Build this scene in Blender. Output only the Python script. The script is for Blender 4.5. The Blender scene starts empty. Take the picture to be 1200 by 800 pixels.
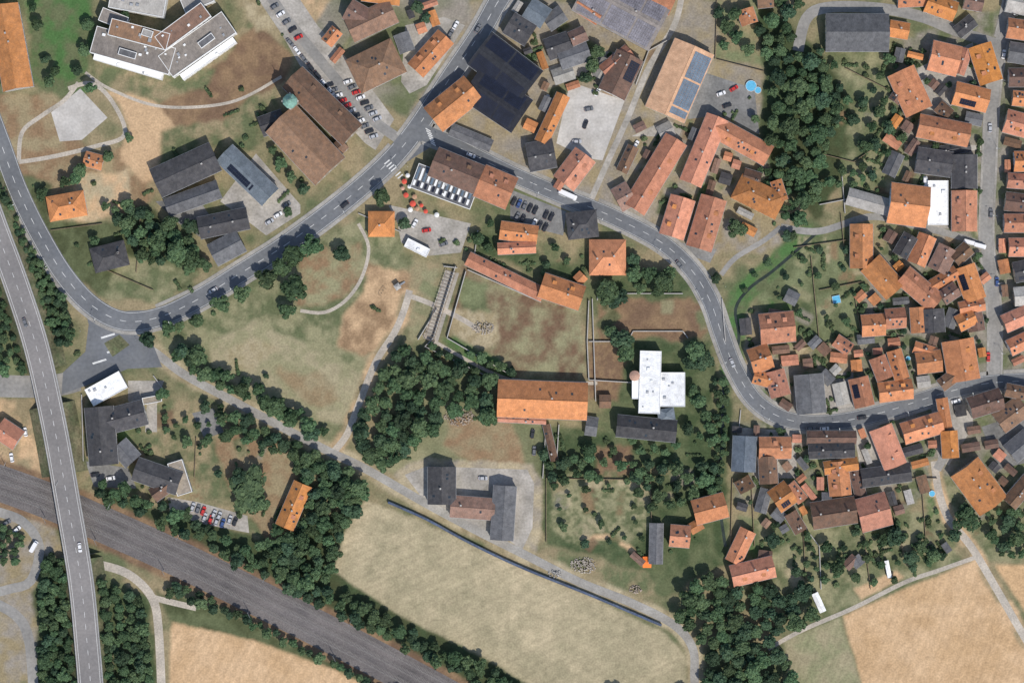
import bpy, math, random
import numpy as np
from mathutils import Vector, Matrix
random.seed(7); np.random.seed(7)
S=0.4
def P(x,y): return ((x-600)*S,(400-y)*S)
scn=bpy.context.scene
COL=scn.collection
# ------------------------------------------------------------ colour helpers
KG=0.84
def lin1(c):
    c=c/255.0
    return c/12.92 if c<=0.04045 else ((c+0.055)/1.055)**2.4
def L3(c,k=1.0): return tuple(lin1(v)*k for v in c)
# ------------------------------------------------------------ materials
def newmat(name):
    m=bpy.data.materials.new(name); m.use_nodes=True
    nt=m.node_tree; b=nt.nodes['Principled BSDF']
    return m,nt,b
def N(nt,t,**kw):
    n=nt.nodes.new(t)
    for k,v in kw.items(): setattr(n,k,v)
    return n
def mat(name,base,rough=0.85,n1=(0.5,0.25),n2=(6.0,0.2),objrand=0.0,metal=0.0,spec=0.3,bump=0.0,stretch=None,hue=0.0,tint=None,hf=None):
    m,nt,b=newmat(name)
    tc=N(nt,'ShaderNodeTexCoord')
    mp=N(nt,'ShaderNodeMapping')
    nt.links.new(tc.outputs['Object'],mp.inputs[0])
    if stretch: mp.inputs['Scale'].default_value=stretch
    oi=N(nt,'ShaderNodeObjectInfo')
    def noise(sc,vec,det=4):
        n=N(nt,'ShaderNodeTexNoise'); n.noise_dimensions='4D' if objrand>0 else '3D'
        n.inputs['Scale'].default_value=sc; n.inputs['Detail'].default_value=det
        nt.links.new(vec,n.inputs['Vector'])
        if objrand>0:
            mm=N(nt,'ShaderNodeMath',operation='MULTIPLY'); mm.inputs[1].default_value=50
            nt.links.new(oi.outputs['Random'],mm.inputs[0]); nt.links.new(mm.outputs[0],n.inputs['W'])
        return n
    def rng(src,lo,hi):
        r=N(nt,'ShaderNodeMapRange'); r.inputs[1].default_value=0.3; r.inputs[2].default_value=0.7
        r.inputs[3].default_value=lo; r.inputs[4].default_value=hi
        nt.links.new(src,r.inputs[0]); return r.outputs[0]
    a=noise(n1[0],tc.outputs['Object']); c=noise(n2[0],mp.outputs[0])
    v=N(nt,'ShaderNodeMath',operation='MULTIPLY')
    nt.links.new(rng(a.outputs['Fac'],1-n1[1],1+n1[1]),v.inputs[0])
    nt.links.new(rng(c.outputs['Fac'],1-n2[1],1+n2[1]),v.inputs[1])
    out=v.outputs[0]
    if objrand>0:
        r=N(nt,'ShaderNodeMapRange'); r.inputs[3].default_value=1-objrand; r.inputs[4].default_value=1+objrand
        nt.links.new(oi.outputs['Random'],r.inputs[0])
        v2=N(nt,'ShaderNodeMath',operation='MULTIPLY'); nt.links.new(out,v2.inputs[0]); nt.links.new(r.outputs[0],v2.inputs[1]); out=v2.outputs[0]
    col=None
    if tint is not None:
        mx=N(nt,'ShaderNodeMix',data_type='RGBA'); mx.inputs[6].default_value=(*base,1); mx.inputs[7].default_value=(*tint,1)
        d=noise(n1[0]*1.7,tc.outputs['Object'],5)
        nt.links.new(rng(d.outputs['Fac'],0,1),mx.inputs[0]); col=mx.outputs[2]
    sc=N(nt,'ShaderNodeVectorMath',operation='SCALE')
    if col is not None: nt.links.new(col,sc.inputs[0])
    else: sc.inputs[0].default_value=base
    nt.links.new(out,sc.inputs['Scale'])
    fin=sc.outputs[0]
    if hue>0:
        h=N(nt,'ShaderNodeHueSaturation'); 
        r=N(nt,'ShaderNodeMapRange'); r.inputs[3].default_value=0.5-hue*.25; r.inputs[4].default_value=0.5+hue
        f=N(nt,'ShaderNodeMath',operation='FRACT'); m7=N(nt,'ShaderNodeMath',operation='MULTIPLY'); m7.inputs[1].default_value=7.31
        nt.links.new(oi.outputs['Random'],m7.inputs[0]); nt.links.new(m7.outputs[0],f.inputs[0]); nt.links.new(f.outputs[0],r.inputs[0])
        nt.links.new(r.outputs[0],h.inputs['Hue'])
        r2=N(nt,'ShaderNodeMapRange'); r2.inputs[3].default_value=0.84; r2.inputs[4].default_value=1.06
        nt.links.new(f.outputs[0],r2.inputs[0]); nt.links.new(r2.outputs[0],h.inputs['Saturation'])
        nt.links.new(fin,h.inputs['Color']); fin=h.outputs[0]
    nt.links.new(fin,b.inputs['Base Color'])
    b.inputs['Roughness'].default_value=rough; b.inputs['Metallic'].default_value=metal
    b.inputs['Specular IOR Level'].default_value=spec
    if bump>0:
        bp=N(nt,'ShaderNodeBump'); bp.inputs['Strength'].default_value=bump; bp.inputs['Distance'].default_value=0.1
        nt.links.new(c.outputs['Fac'],bp.inputs['Height']); nt.links.new(bp.outputs[0],b.inputs['Normal'])
    return m
RS=(3.0,0.6,1.0)
def roofmat(n,c,t,r=0.85): return mat('roof_'+n,c,r,n1=(0.35,0.18),n2=(1.6,0.22),objrand=0.16,stretch=RS,hue=0.016,tint=t,bump=0.3,spec=0.15)
ROOF={
'o':roofmat('orange_tile',(0.56,0.200,0.085),(0.45,0.170,0.082)),
'r':roofmat('red_tile',(0.49,0.180,0.085),(0.35,0.145,0.078)),
'b':roofmat('brown_tile',(0.21,0.112,0.078),(0.135,0.088,0.068)),
'm':roofmat('weathered_tile',(0.29,0.160,0.110),(0.20,0.125,0.095)),
'd':roofmat('dark_slate',(0.052,0.052,0.057),(0.085,0.081,0.082)),
'k':roofmat('black_membrane',(0.022,0.024,0.031),(0.034,0.036,0.043)),
'g':roofmat('grey_sheet',(0.155,0.155,0.160),(0.105,0.107,0.113)),
'a':roofmat('terrace_slab',(0.26,0.225,0.20),(0.20,0.175,0.16)),
'l':roofmat('light_fibre_cement',(0.38,0.36,0.33),(0.30,0.28,0.255)),
'u':roofmat('bluegrey_metal',(0.14,0.165,0.19),(0.11,0.135,0.155),0.6),
'w':roofmat('white_membrane',(0.84,0.84,0.83),(0.79,0.79,0.78)),
'p':roofmat('salmon_tile',(0.53,0.31,0.22),(0.45,0.25,0.175)),
't':roofmat('tan_gravel',(0.36,0.30,0.235),(0.28,0.235,0.19)),
'x':mat('roof_copper_patina',(0.20,0.36,0.30),0.7,n1=(0.6,0.2),n2=(3,0.2)),
}
WALLM=[mat('render_'+n,c,0.9,n1=(0.4,0.08),n2=(3,0.06),objrand=0.06) for n,c in
 [('cream',(0.62,0.56,0.43)),('white',(0.72,0.71,0.68)),('sand',(0.52,0.43,0.31)),('grey',(0.42,0.41,0.39)),('stone',(0.33,0.28,0.22))]]
M_frame=mat('window_frame_white',(0.75,0.75,0.73),0.5,n1=(1,0.03),n2=(5,0.03))
M_glass=mat('window_glass',(0.03,0.04,0.05),0.12,n1=(1,0.1),n2=(5,0.1),spec=0.6)
M_door=mat('door_wood',(0.14,0.07,0.035),0.6,n1=(1,0.1),n2=(5,0.2))
M_chim=mat('chimney_brick',(0.25,0.12,0.085),0.9,n1=(1,0.1),n2=(8,0.3))
M_zinc=mat('zinc_gutter',(0.35,0.36,0.37),0.5,n1=(1,0.1),n2=(5,0.1))
M_solar=mat('solar_panel',(0.011,0.015,0.030),0.5,n1=(0.3,0.25),n2=(2,0.2),spec=0.25)
M_solarb=mat('solar_panel_blue',(0.115,0.160,0.210),0.5,n1=(0.3,0.2),n2=(2,0.2),spec=0.3)
M_solarg=mat('solar_panel_grey',(0.19,0.18,0.20),0.5,n1=(0.3,0.25),n2=(2,0.3),spec=0.3)
M_conc=mat('concrete',(0.40,0.385,0.36),0.9,n1=(0.2,0.12),n2=(3,0.1))
M_metal=mat('galvanised_steel',(0.32,0.33,0.34),0.5,n1=(1,0.1),n2=(5,0.1),metal=0.3)
M_asph=mat('asphalt_main',(0.130,0.138,0.150),0.9,n1=(0.05,0.14),n2=(0.6,0.12),tint=(0.160,0.165,0.170))
M_asph2=mat('asphalt_side',(0.22,0.215,0.205),0.9,n1=(0.06,0.18),n2=(0.7,0.14),tint=(0.29,0.275,0.25))
M_asph3=mat('asphalt_bypass',(0.19,0.18,0.175),0.9,n1=(0.05,0.12),n2=(0.8,0.10),tint=(0.225,0.21,0.20))
M_pave=mat('pavement_paving',(0.34,0.325,0.295),0.9,n1=(0.1,0.18),n2=(1.2,0.15),tint=(0.26,0.245,0.22))
M_court=mat('courtyard_paving',(0.40,0.37,0.33),0.9,n1=(0.09,0.25),n2=(0.9,0.18),tint=(0.28,0.26,0.225))
M_courtl=mat('light_courtyard',(0.50,0.475,0.44),0.9,n1=(0.09,0.15),n2=(0.9,0.12),tint=(0.40,0.375,0.34))
M_court2=mat('grey_yard',(0.225,0.22,0.21),0.9,n1=(0.09,0.25),n2=(0.9,0.18),tint=(0.155,0.155,0.15))
M_gravel=mat('gravel_path',(0.46,0.405,0.335),0.95,n1=(0.1,0.2),n2=(1.2,0.2),tint=(0.36,0.325,0.275))
M_paint=mat('road_paint_white',(0.62,0.62,0.60),0.7,n1=(0.5,0.15),n2=(4,0.2))
M_ballast=mat('rail_ballast',(0.115,0.106,0.105),0.95,n1=(0.05,0.18),n2=(1.5,0.3),tint=(0.17,0.153,0.145))
M_sleeper=mat('concrete_sleeper',(0.20,0.188,0.182),0.9,n1=(1,0.2),n2=(5,0.2))
M_rail=mat('rail_steel',(0.24,0.22,0.20),0.5,n1=(1,0.2),n2=(5,0.2),metal=0.4)
M_water=mat('stream_water',(0.03,0.04,0.03),0.15,n1=(0.3,0.3),n2=(2,0.2),spec=0.5)
M_bank=mat('embankment_grass',(0.085,0.105,0.05),0.95,n1=(0.1,0.3),n2=(0.9,0.35),tint=(0.16,0.14,0.085))
M_stonewall=mat('stone_wall',(0.36,0.30,0.24),0.95,n1=(0.3,0.2),n2=(3,0.25))
M_wood=mat('weathered_wood',(0.24,0.18,0.12),0.9,n1=(1,0.2),n2=(6,0.2))
M_pool=mat('pool_water',(0.12,0.42,0.62),0.2,n1=(1,0.1),n2=(4,0.1))
M_redcloth=mat('red_fabric',(0.60,0.09,0.06),0.9,n1=(1,0.1),n2=(5,0.1))
M_orangecloth=mat('orange_tarp',(0.85,0.20,0.04),0.8,n1=(1,0.1),n2=(5,0.1))
M_bluefence=mat('blue_panel',(0.045,0.068,0.125),0.7,n1=(0.1,0.3),n2=(1,0.3),tint=(0.09,0.11,0.15))
M_tyre=mat('tyre_rubber',(0.02,0.02,0.02),0.9,n1=(1,0.1),n2=(5,0.1))
M_lamp=mat('lamp_plastic',(0.6,0.6,0.55),0.4,n1=(1,0.05),n2=(5,0.05))
# ------------------------------------------------------------ mesh builder
class MB:
    def __init__(s): s.v=[]; s.f=[]; s.m=[]; s.mats=[]
    def mi(s,m):
        if m not in s.mats: s.mats.append(m)
        return s.mats.index(m)
    def face(s,pts,m):
        i=len(s.v); s.v.extend([tuple(p) for p in pts]); s.f.append(tuple(range(i,i+len(pts)))); s.m.append(s.mi(m))
    def hexa(s,b,t,m,skip=()):
        i=len(s.v); s.v.extend([tuple(p) for p in list(b)+list(t)]); k=s.mi(m)
        fs=[(i+3,i+2,i+1,i),(i+4,i+5,i+6,i+7)]+[(i+a,i+(a+1)%4,i+4+(a+1)%4,i+4+a) for a in range(4)]
        for f in fs: s.f.append(f); s.m.append(k)
    def box(s,c,d,m,rot=0.0):
        cx,cy,cz=c; dx,dy,dz=[q/2 for q in d]; ca,sa=math.cos(rot),math.sin(rot)
        def T(x,y,z): return (cx+x*ca-y*sa,cy+x*sa+y*ca,cz+z)
        s.hexa([T(-dx,-dy,-dz),T(dx,-dy,-dz),T(dx,dy,-dz),T(-dx,dy,-dz)],[T(-dx,-dy,dz),T(dx,-dy,dz),T(dx,dy,dz),T(-dx,dy,dz)],m)
    def tube(s,p0,p1,r0,r1,m,n=6,cap=True):
        p0=Vector(p0);p1=Vector(p1); d=(p1-p0).normalized()
        a=d.orthogonal().normalized(); b=d.cross(a); i=len(s.v); k=s.mi(m)
        for p,r in ((p0,r0),(p1,r1)):
            for j in range(n):
                t=2*math.pi*j/n; s.v.append(tuple(p+a*math.cos(t)*r+b*math.sin(t)*r))
        for j in range(n):
            j2=(j+1)%n; s.f.append((i+j,i+j2,i+n+j2,i+n+j)); s.m.append(k)
        if cap: s.f.append(tuple(range(i+n,i+2*n))); s.m.append(k); s.f.append(tuple(reversed(range(i,i+n)))); s.m.append(k)
    def lathe(s,c,prof,m,n=12):
        i0=len(s.v); k=s.mi(m)
        for r,z in prof:
            for j in range(n):
                t=2*math.pi*(j+0.5)/n; s.v.append((c[0]+r*math.cos(t),c[1]+r*math.sin(t),c[2]+z))
        for a in range(len(prof)-1):
            for j in range(n):
                j2=(j+1)%n; s.f.append((i0+a*n+j,i0+a*n+j2,i0+(a+1)*n+j2,i0+(a+1)*n+j)); s.m.append(k)
    def mesh(s,name):
        me=bpy.data.meshes.new(name); me.from_pydata(s.v,[],s.f)
        for m in s.mats: me.materials.append(m)
        me.polygons.foreach_set('material_index',s.m); me.update(); return me
    def obj(s,name,parent=None,loc=None,rz=0):
        o=bpy.data.objects.new(name,s.mesh(name)); COL.objects.link(o)
        if parent: o.parent=parent
        if loc: o.location=loc
        o.rotation_euler[2]=rz
        return o
def empty(name,loc,rz=0):
    e=bpy.data.objects.new(name,None); e.empty_display_size=1; COL.objects.link(e); e.location=loc; e.rotation_euler[2]=rz; return e
# ------------------------------------------------------------ occupancy raster (map units)
OCC=np.zeros((800,1200),bool)
YY,XX=np.mgrid[0:800,0:1200].astype(float)
def inpoly(X,Y,pts):
    m=np.zeros(X.shape,bool); n=len(pts)
    for i in range(n):
        x1,y1=pts[i]; x2,y2=pts[(i+1)%n]
        if y1==y2: continue
        c=((y1>Y)!=(y2>Y))&(X<(x2-x1)*(Y-y1)/(y2-y1)+x1); m^=c
    return m
def pip(x,y,pts):
    r=False; n=len(pts)
    for i in range(n):
        x1,y1=pts[i]; x2,y2=pts[(i+1)%n]
        if (y1>y)!=(y2>y) and x<(x2-x1)*(y-y1)/(y2-y1)+x1: r=not r
    return r
def occ_poly(pts):
    xs=[p[0] for p in pts]; ys=[p[1] for p in pts]
    a,b=max(0,int(min(xs))-1),min(1200,int(max(xs))+2); c,d=max(0,int(min(ys))-1),min(800,int(max(ys))+2)
    if a>=b or c>=d: return
    OCC[c:d,a:b]|=inpoly(XX[c:d,a:b],YY[c:d,a:b],pts)
def occupied(x,y):
    xi,yi=int(x),int(y)
    if 0<=xi<1200 and 0<=yi<800: return bool(OCC[yi,xi])
    return False
def smooth(pts,step=6.0):
    out=[]; n=len(pts)
    for i in range(n-1):
        p0=pts[max(i-1,0)];p1=pts[i];p2=pts[i+1];p3=pts[min(i+2,n-1)]
        d=math.dist(p1,p2); k=max(1,int(d/step))
        for j in range(k):
            t=j/k; r=[]
            for a in (0,1):
                r.append(0.5*((2*p1[a])+(-p0[a]+p2[a])*t+(2*p0[a]-5*p1[a]+4*p2[a]-p3[a])*t*t+(-p0[a]+3*p1[a]-3*p2[a]+p3[a])*t**3))
            out.append(tuple(r))
    out.append(tuple(pts[-1])); return out
def occ_line(pts,w):
    for (x1,y1),(x2,y2) in zip(pts[:-1],pts[1:]):
        dx,dy=x2-x1,y2-y1; l=math.hypot(dx,dy) or 1; nx,ny=-dy/l*w/2,dx/l*w/2
        ex,ey=dx/l*2,dy/l*2
        occ_poly([(x1+nx-ex,y1+ny-ey),(x2+nx+ex,y2+ny+ey),(x2-nx+ex,y2-ny+ey),(x1-nx-ex,y1-ny-ey)])
def offs(pts,o):
    out=[]; n=len(pts)
    for i in range(n):
        a=pts[max(i-1,0)];b=pts[min(i+1,n-1)]; dx,dy=b[0]-a[0],b[1]-a[1]; l=math.hypot(dx,dy) or 1
        out.append((pts[i][0]-dy/l*o,pts[i][1]+dx/l*o))
    return out
def fixup(o):
    me=o.data
    for p in me.polygons:
        if p.normal.z<0: p.flip()
    me.update()
def ribbon(name,pts,w,z,m,occ=True,sm=True,mb=None):
    c=smooth(pts) if sm else pts
    if occ: occ_line(c,w+2)
    a=offs(c,-w/2);b=offs(c,w/2); M=mb or MB()
    for i in range(len(c)-1):
        q=[a[i],a[i+1],b[i+1],b[i]]
        M.face([(*P(*p),z) for p in q],m)
    if mb is None: 
        o=M.obj(name); fixup(o)
        return o
def patch(name,pts,m,z=0.02,occ=False):
    M=MB(); M.face([(*P(*p),z) for p in pts],m); o=M.obj(name); fixup(o)
    if occ: occ_poly(pts)
    return o
# ------------------------------------------------------------ ROADS
RA=[(640,-70),(610,-35),(585,0),(562,40),(527,92),(492,145),(463,182),(425,218),(380,254),(330,290),(282,320),(235,349),(188,371),(145,376),(108,358),(75,322),(45,272),(20,220),(0,165),(-25,100),(-60,20)]
RB=[(488,152),(540,174),(600,204),(660,230),(720,255),(775,284),(810,316),(832,352),(846,392),(862,433),(886,470),(922,491),(970,495),(1030,484),(1100,462),(1150,450),(1200,446),(1300,440)]
RC=[(-60,140),(-25,210),(0,275),(24,340),(46,410),(66,500),(82,590),(97,680),(105,760),(109,810),(115,900),(118,1000)]
RG=[(1190,-60),(1184,0),(1171,60),(1163,120),(1159,200),(1156,280),(1164,350),(1166,400),(1165,447)]
RH=[(935,60),(945,22),(970,9),(1030,10),(1080,20),(1120,36),(1168,52)]
RI=[(915,266),(960,271),(1020,254),(1070,264),(1120,276),(1156,290)]
RE=[(150,398),(180,412),(215,438),(270,468),(330,500),(380,526),(430,550),(500,590),(560,622),(620,652),(680,682),(740,706),(790,732),(812,760),(814,800),(820,880)]
RF=[(392,528),(406,510),(418,480),(440,425),(462,390),(474,362),(480,340)]
RJ=[(1095,540),(1100,575),(1112,608),(1138,640),(1168,690),(1200,745),(1240,810)]
RUN=[(-60,452),(0,452),(60,452),(110,440),(150,415)]
RL=[(300,-30),(330,15),(362,55),(398,98),(430,135),(470,165)]
ribbon('main_road',RA,23,0.060,M_asph)
ribbon('main_road',RB,19,0.066,M_asph)
patch('road_junction',[(462,170),(478,143),(505,120),(505,145),(545,166),(545,186),(505,172),(480,188),(455,200)],M_asph,0.063,True)
patch('road_junction',[(95,345),(135,365),(200,362),(160,392),(180,405),(190,430),(150,432),(100,452),(72,462),(74,436),(100,412),(104,380)],M_asph,0.055,True)
ribbon('side_street',RG,14,0.050,M_asph2)
ribbon('side_street',RH,13,0.046,M_asph2)
ribbon('side_street',RI,8,0.048,M_asph2)
ribbon('gravel_road',RE,10,0.044,M_pave)
ribbon('gravel_path',RF,8,0.036,M_gravel)
ribbon('farm_track',RJ,9,0.040,M_gravel)
ribbon('side_street',RL,12,0.042,M_asph2)
ribbon('side_street',[(-80,446),(0,452),(60,452),(92,445)],26,0.050,M_asph2)
ribbon('gravel_path',[(420,262),(432,290),(424,325),(405,352),(380,366),(352,364)],4,0.030,M_gravel)
ribbon('gravel_path',[(478,346),(505,356),(545,376),(562,388)],6,0.032,M_gravel)
ribbon('gravel_path',[(496,392),(530,412),(575,436),(612,446),(700,449)],4,0.031,M_gravel)
ribbon('gravel_path',[(22,190),(26,155),(50,135),(75,118),(92,97)],5,0.030,M_gravel)
ribbon('gravel_path',[(22,190),(60,184),(110,172),(146,158),(132,120),(108,98),(80,104)],5,0.033,M_gravel)
ribbon('gravel_path',[(100,85),(130,105),(190,125),(270,120),(330,90)],3.5,0.029,M_gravel)
ribbon('side_street',[(-30,700),(10,690),(36,680),(46,640),(28,612),(0,600),(-40,590)],11,0.045,M_asph2)
ribbon('side_street',[(-20,700),(18,720),(34,750),(40,820)],12,0.047,M_asph2)
ribbon('farm_track',[(112,660),(150,672),(178,700),(186,740),(190,830)],10,0.035,M_gravel)
ribbon('farm_track',[(180,700),(200,705),(230,712)],7,0.033,M_gravel)
ribbon('farm_track',[(900,760),(940,738),(1000,712),(1060,682),(1100,668),(1145,652)],5,0.034,M_gravel)
ribbon('side_street',[(1100,462),(1108,490),(1112,520),(1098,550)],10,0.049,M_asph2)
ribbon('side_street',[(845,322),(862,302),(895,282),(915,266)],6,0.043,M_asph2)
ribbon('side_street',[(690,240),(712,190),(735,140),(760,80),(790,30),(800,-10)],7,0.041,M_court)
ribbon('stream',[(958,272),(940,288),(905,318),(878,338),(862,362),(866,395),(858,425),(848,455),(846,520),(842,575),(850,640)],3.6,0.024,M_water,occ=False)
def neardist(p,line):
    best=1e9
    for (x1,y1),(x2,y2) in zip(line[:-1],line[1:]):
        dx,dy=x2-x1,y2-y1; t=max(0,min(1,((p[0]-x1)*dx+(p[1]-y1)*dy)/(dx*dx+dy*dy+1e-9)))
        best=min(best,math.hypot(p[0]-x1-t*dx,p[1]-y1-t*dy))
    return best
def kerb(pts,w,side,pw,skip):
    c=smooth(pts,5); a=offs(c,side*w/2); b=offs(c,side*(w/2+pw)); M=MB(); n=0
    for i in range(len(c)-1):
        mid=((a[i][0]+b[i][0])/2,(a[i][1]+b[i][1])/2)
        if any(neardist(mid,l)<lw/2+1.5 for l,lw in skip): continue
        q=[P(*a[i]),P(*a[i+1]),P(*b[i+1]),P(*b[i])]
        if side<0: q=q[::-1]
        M.hexa([(x,y,0.0) for x,y in q][::-1],[(x,y,0.14) for x,y in q][::-1],M_pave); n+=1
    if n: M.obj('pavement')
kerb(RA[1:13],23,1,4,[(RB,19),(RL,12),(RE,11)]); kerb(RA[1:],23,-1,4,[(RB,19),(RL,12),(RC,28),(RUN,26)])
kerb(RB,19,1,4,[(RA,23),([(1100,462),(1112,520)],10)]); kerb(RB,19,-1,4.5,[(RA,23),(RG,13),([(845,322),(862,302),(895,282)],9),([(690,240),(712,190)],7)])
kerb(RG,14,1,2.5,[(RB,19),(RI,9),(RH,13)]); kerb(RG,14,-1,2.5,[(RB,19),(RI,9),(RH,13)])
MK=MB()
def dash(pts,on,off,w,z,o=0,skip=[]):
    c=offs(smooth(pts,1.5),o); acc=0
    for i in range(len(c)-1):
        d=math.dist(c[i],c[i+1]); 
        if off==0 or (acc%(on+off))<on:
            dx,dy=(c[i+1][0]-c[i][0])/d,(c[i+1][1]-c[i][1])/d; nx,ny=-dy*w/2,dx*w/2
            if not any(neardist(c[i],l)<lw/2 for l,lw in skip):
                q=[(c[i][0]+nx,c[i][1]+ny),(c[i+1][0]+nx,c[i+1][1]+ny),(c[i+1][0]-nx,c[i+1][1]-ny),(c[i][0]-nx,c[i][1]-ny)]
                MK.face([(*P(*p),z) for p in q],M_paint)
        acc+=d
dash(RA,8,10,0.55,0.075,0,[(RB,22)]); dash(RA,1,0,0.35,0.075,10.2,[(RB,22),(RL,14)]); dash(RA,1,0,0.35,0.075,-10.2,[(RB,22),(RUN,26),(RC,30)])
dash(RB[1:],8,10,0.45,0.080,0); dash(RB[1:],1,0,0.25,0.080,8.4,[(RA,24)]); dash(RB[1:],1,0,0.25,0.080,-8.4,[(RA,24)])
for k in range(7):
    MK.face([(*P(x,y),0.078) for x,y in [(450+k*2.6,192+k*2.8),(456+k*2.6,187+k*2.8),(457+k*2.6,188.1+k*2.8),(451+k*2.6,193.1+k*2.8)]],M_paint)
    MK.face([(*P(x,y),0.079) for x,y in [(499+k*1.0,150+k*2.8),(505+k,153.6+k*2.8),(504.5+k,154.7+k*2.8),(498.5+k,151.1+k*2.8)]],M_paint)
for (x,y) in [(118,395),(125,412),(108,425)]:
    MK.face([(*P(a,b),0.078) for a,b in [(x,y),(x+16,y-5),(x+17,y-3),(x+1,y+2)]],M_paint)
o=MK.obj('road_markings'); fixup(o)
patch('traffic_island',[(122,402),(140,392),(152,404),(132,418)],M_bank,0.10)
# ---- bypass bridge
HB=6.5
def bypass():
    c=smooth(RC,5); e=empty('road_bridge',(0,0,0))
    D=MB(); W=27
    a=offs(c,-W/2);b=offs(c,W/2)
    for i in range(len(c)-1):
        q=[P(*a[i]),P(*a[i+1]),P(*b[i+1]),P(*b[i])]
        D.hexa([(x,y,HB-1.0) for x,y in q],[(x,y,HB) for x,y in q],M_asph3)
    D.obj('deck',e)
    R=MB()
    for s in (-1,1):
        a=offs(c,s*(W/2));b=offs(c,s*(W/2+1.3))
        for i in range(len(c)-1):
            q=[P(*a[i]),P(*a[i+1]),P(*b[i+1]),P(*b[i])]
            R.hexa([(x,y,HB-1.1) for x,y in q],[(x,y,HB+0.25) for x,y in q],M_conc)
        g=offs(c,s*(W/2+0.8)); 
        for i in range(len(c)-1):
            p=P(*g[i]);q=P(*g[i+1])
            R.tube((*p,HB+1.0),(*q,HB+1.0),0.06,0.06,M_metal,4,False); R.tube((*p,HB+0.2),(*p,HB+1.0),0.05,0.05,M_metal,4,False)
    R.obj('parapet',e)
    PI=MB()
    for i in range(0,len(c),6):
        y=c[i][1]
        if 425<y<480 or 560<y<650:
            p=P(*c[i]); 
            for s in(-1,1): PI.tube((p[0]+s*3.2,p[1],0),(p[0]+s*3.2,p[1],HB-1),0.6,0.6,M_conc,10)
    PI.obj('piers',e)
    B=MB()
    for s in (-1,1):
        a=offs(c,s*(W/2-0.5));b=offs(c,s*(W/2+14))
        for i in range(len(c)-1):
            y=c[i][1]
            if 430<y<474 or 552<y<652: continue
            q=[(*P(*a[i]),HB-1.02),(*P(*a[i+1]),HB-1.02),(*P(*b[i+1]),-0.05),(*P(*b[i]),-0.05)]
            B.face(q if s>0 else q[::-1],M_bank)
    for yy in (430,474,552,652):
        i=min(range(len(c)),key=lambda k:abs(c[k][1]-yy)); 
        a0=offs(c,-(W/2-0.5))[i];b0=offs(c,(W/2-0.5))[i];a1=offs(c,-(W/2+14))[i];b1=offs(c,(W/2+14))[i]
        B.face([(*P(*a1),-0.05),(*P(*b1),-0.05),(*P(*b0),HB-1.02),(*P(*a0),HB-1.02)],M_conc)
    ob=B.obj('embankment',e)
    K=MB()
    for o_,on,off in ((0,6,9),(11.5,1,0),(-11.5,1,0)):
        cc=offs(smooth(RC,1.5),o_); acc=0
        for i in range(len(cc)-1):
            d=math.dist(cc[i],cc[i+1])
            if off==0 or acc%(on+off)<on:
                dx,dy=(cc[i+1][0]-cc[i][0])/d,(cc[i+1][1]-cc[i][1])/d; nx,ny=-dy*.22,dx*.22
                q=[(cc[i][0]+nx,cc[i][1]+ny),(cc[i+1][0]+nx,cc[i+1][1]+ny),(cc[i+1][0]-nx,cc[i+1][1]-ny),(cc[i][0]-nx,cc[i][1]-ny)]
                K.face([(*P(*p),HB+0.015) for p in q],M_paint)
            acc+=d
    fixup(K.obj('lane_markings',e))
    occ_line(c,34)
bypass()
# ---- railway
RR=[(-200,500),(-60,546),(0,566),(60,588),(120,614),(200,650),(300,699),(400,750),(500,803),(620,868),(800,960)]
def railway():
    e=empty('railway',(0,0,0)); M=MB(); ribbon('b',RR,42,0.03,M_ballast,mb=M); fixup(M.obj('ballast_bed',e))
    M=MB(); R=MB()
    for o_ in (-14,-3,9):
        ribbon('b',offs(smooth(RR),o_),8.5,0.18,M_ballast,mb=M,sm=False)
        for g in (-1.8,1.8):
            cc=offs(smooth(RR,10),o_+g)
            for i in range(len(cc)-1):
                p,q=P(*cc[i]),P(*cc[i+1]); ang=math.atan2(q[1]-p[1],q[0]-p[0])
                R.box(((p[0]+q[0])/2,(p[1]+q[1])/2,0.40),(math.dist(p,q),0.14,0.16),M_rail,ang)
        cc=offs(smooth(RR,1.75),o_)
        for i in range(0,len(cc)-1):
            p,q=P(*cc[i]),P(*cc[i+1]); ang=math.atan2(q[1]-p[1],q[0]-p[0])
            R.box((p[0],p[1],0.25),(0.26,2.5,0.14),M_sleeper,ang)
    fixup(M.obj('track_bed',e)); R.obj('rails_and_sleepers',e)
    occ_line(smooth(RR),46)
    cc=smooth(RR,100)
    for s in (-21,19):
        for p in offs(cc,s):
            x,y=P(*p); m=MB(); d=-1 if s>0 else 1
            m.tube((0,0,0),(0,0,8),0.16,0.11,M_metal,6); m.tube((0,0,6.8),(1.2,2.6*d,7.0),0.06,0.05,M_metal,5); m.tube((0,0,7.8),(1.2,2.6*d,7.0),0.04,0.04,M_metal,5)
            m.obj('catenary_mast',None,(x,y,0))
    m=MB()
    for o_ in (-14,-3,9):
        c2=offs(smooth(RR,30),o_)
        for i in range(len(c2)-1): m.tube((*P(*c2[i]),6.2),(*P(*c2[i+1]),6.2),0.02,0.02,M_metal,3,False)
    m.obj('overhead_wire')
railway()
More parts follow.
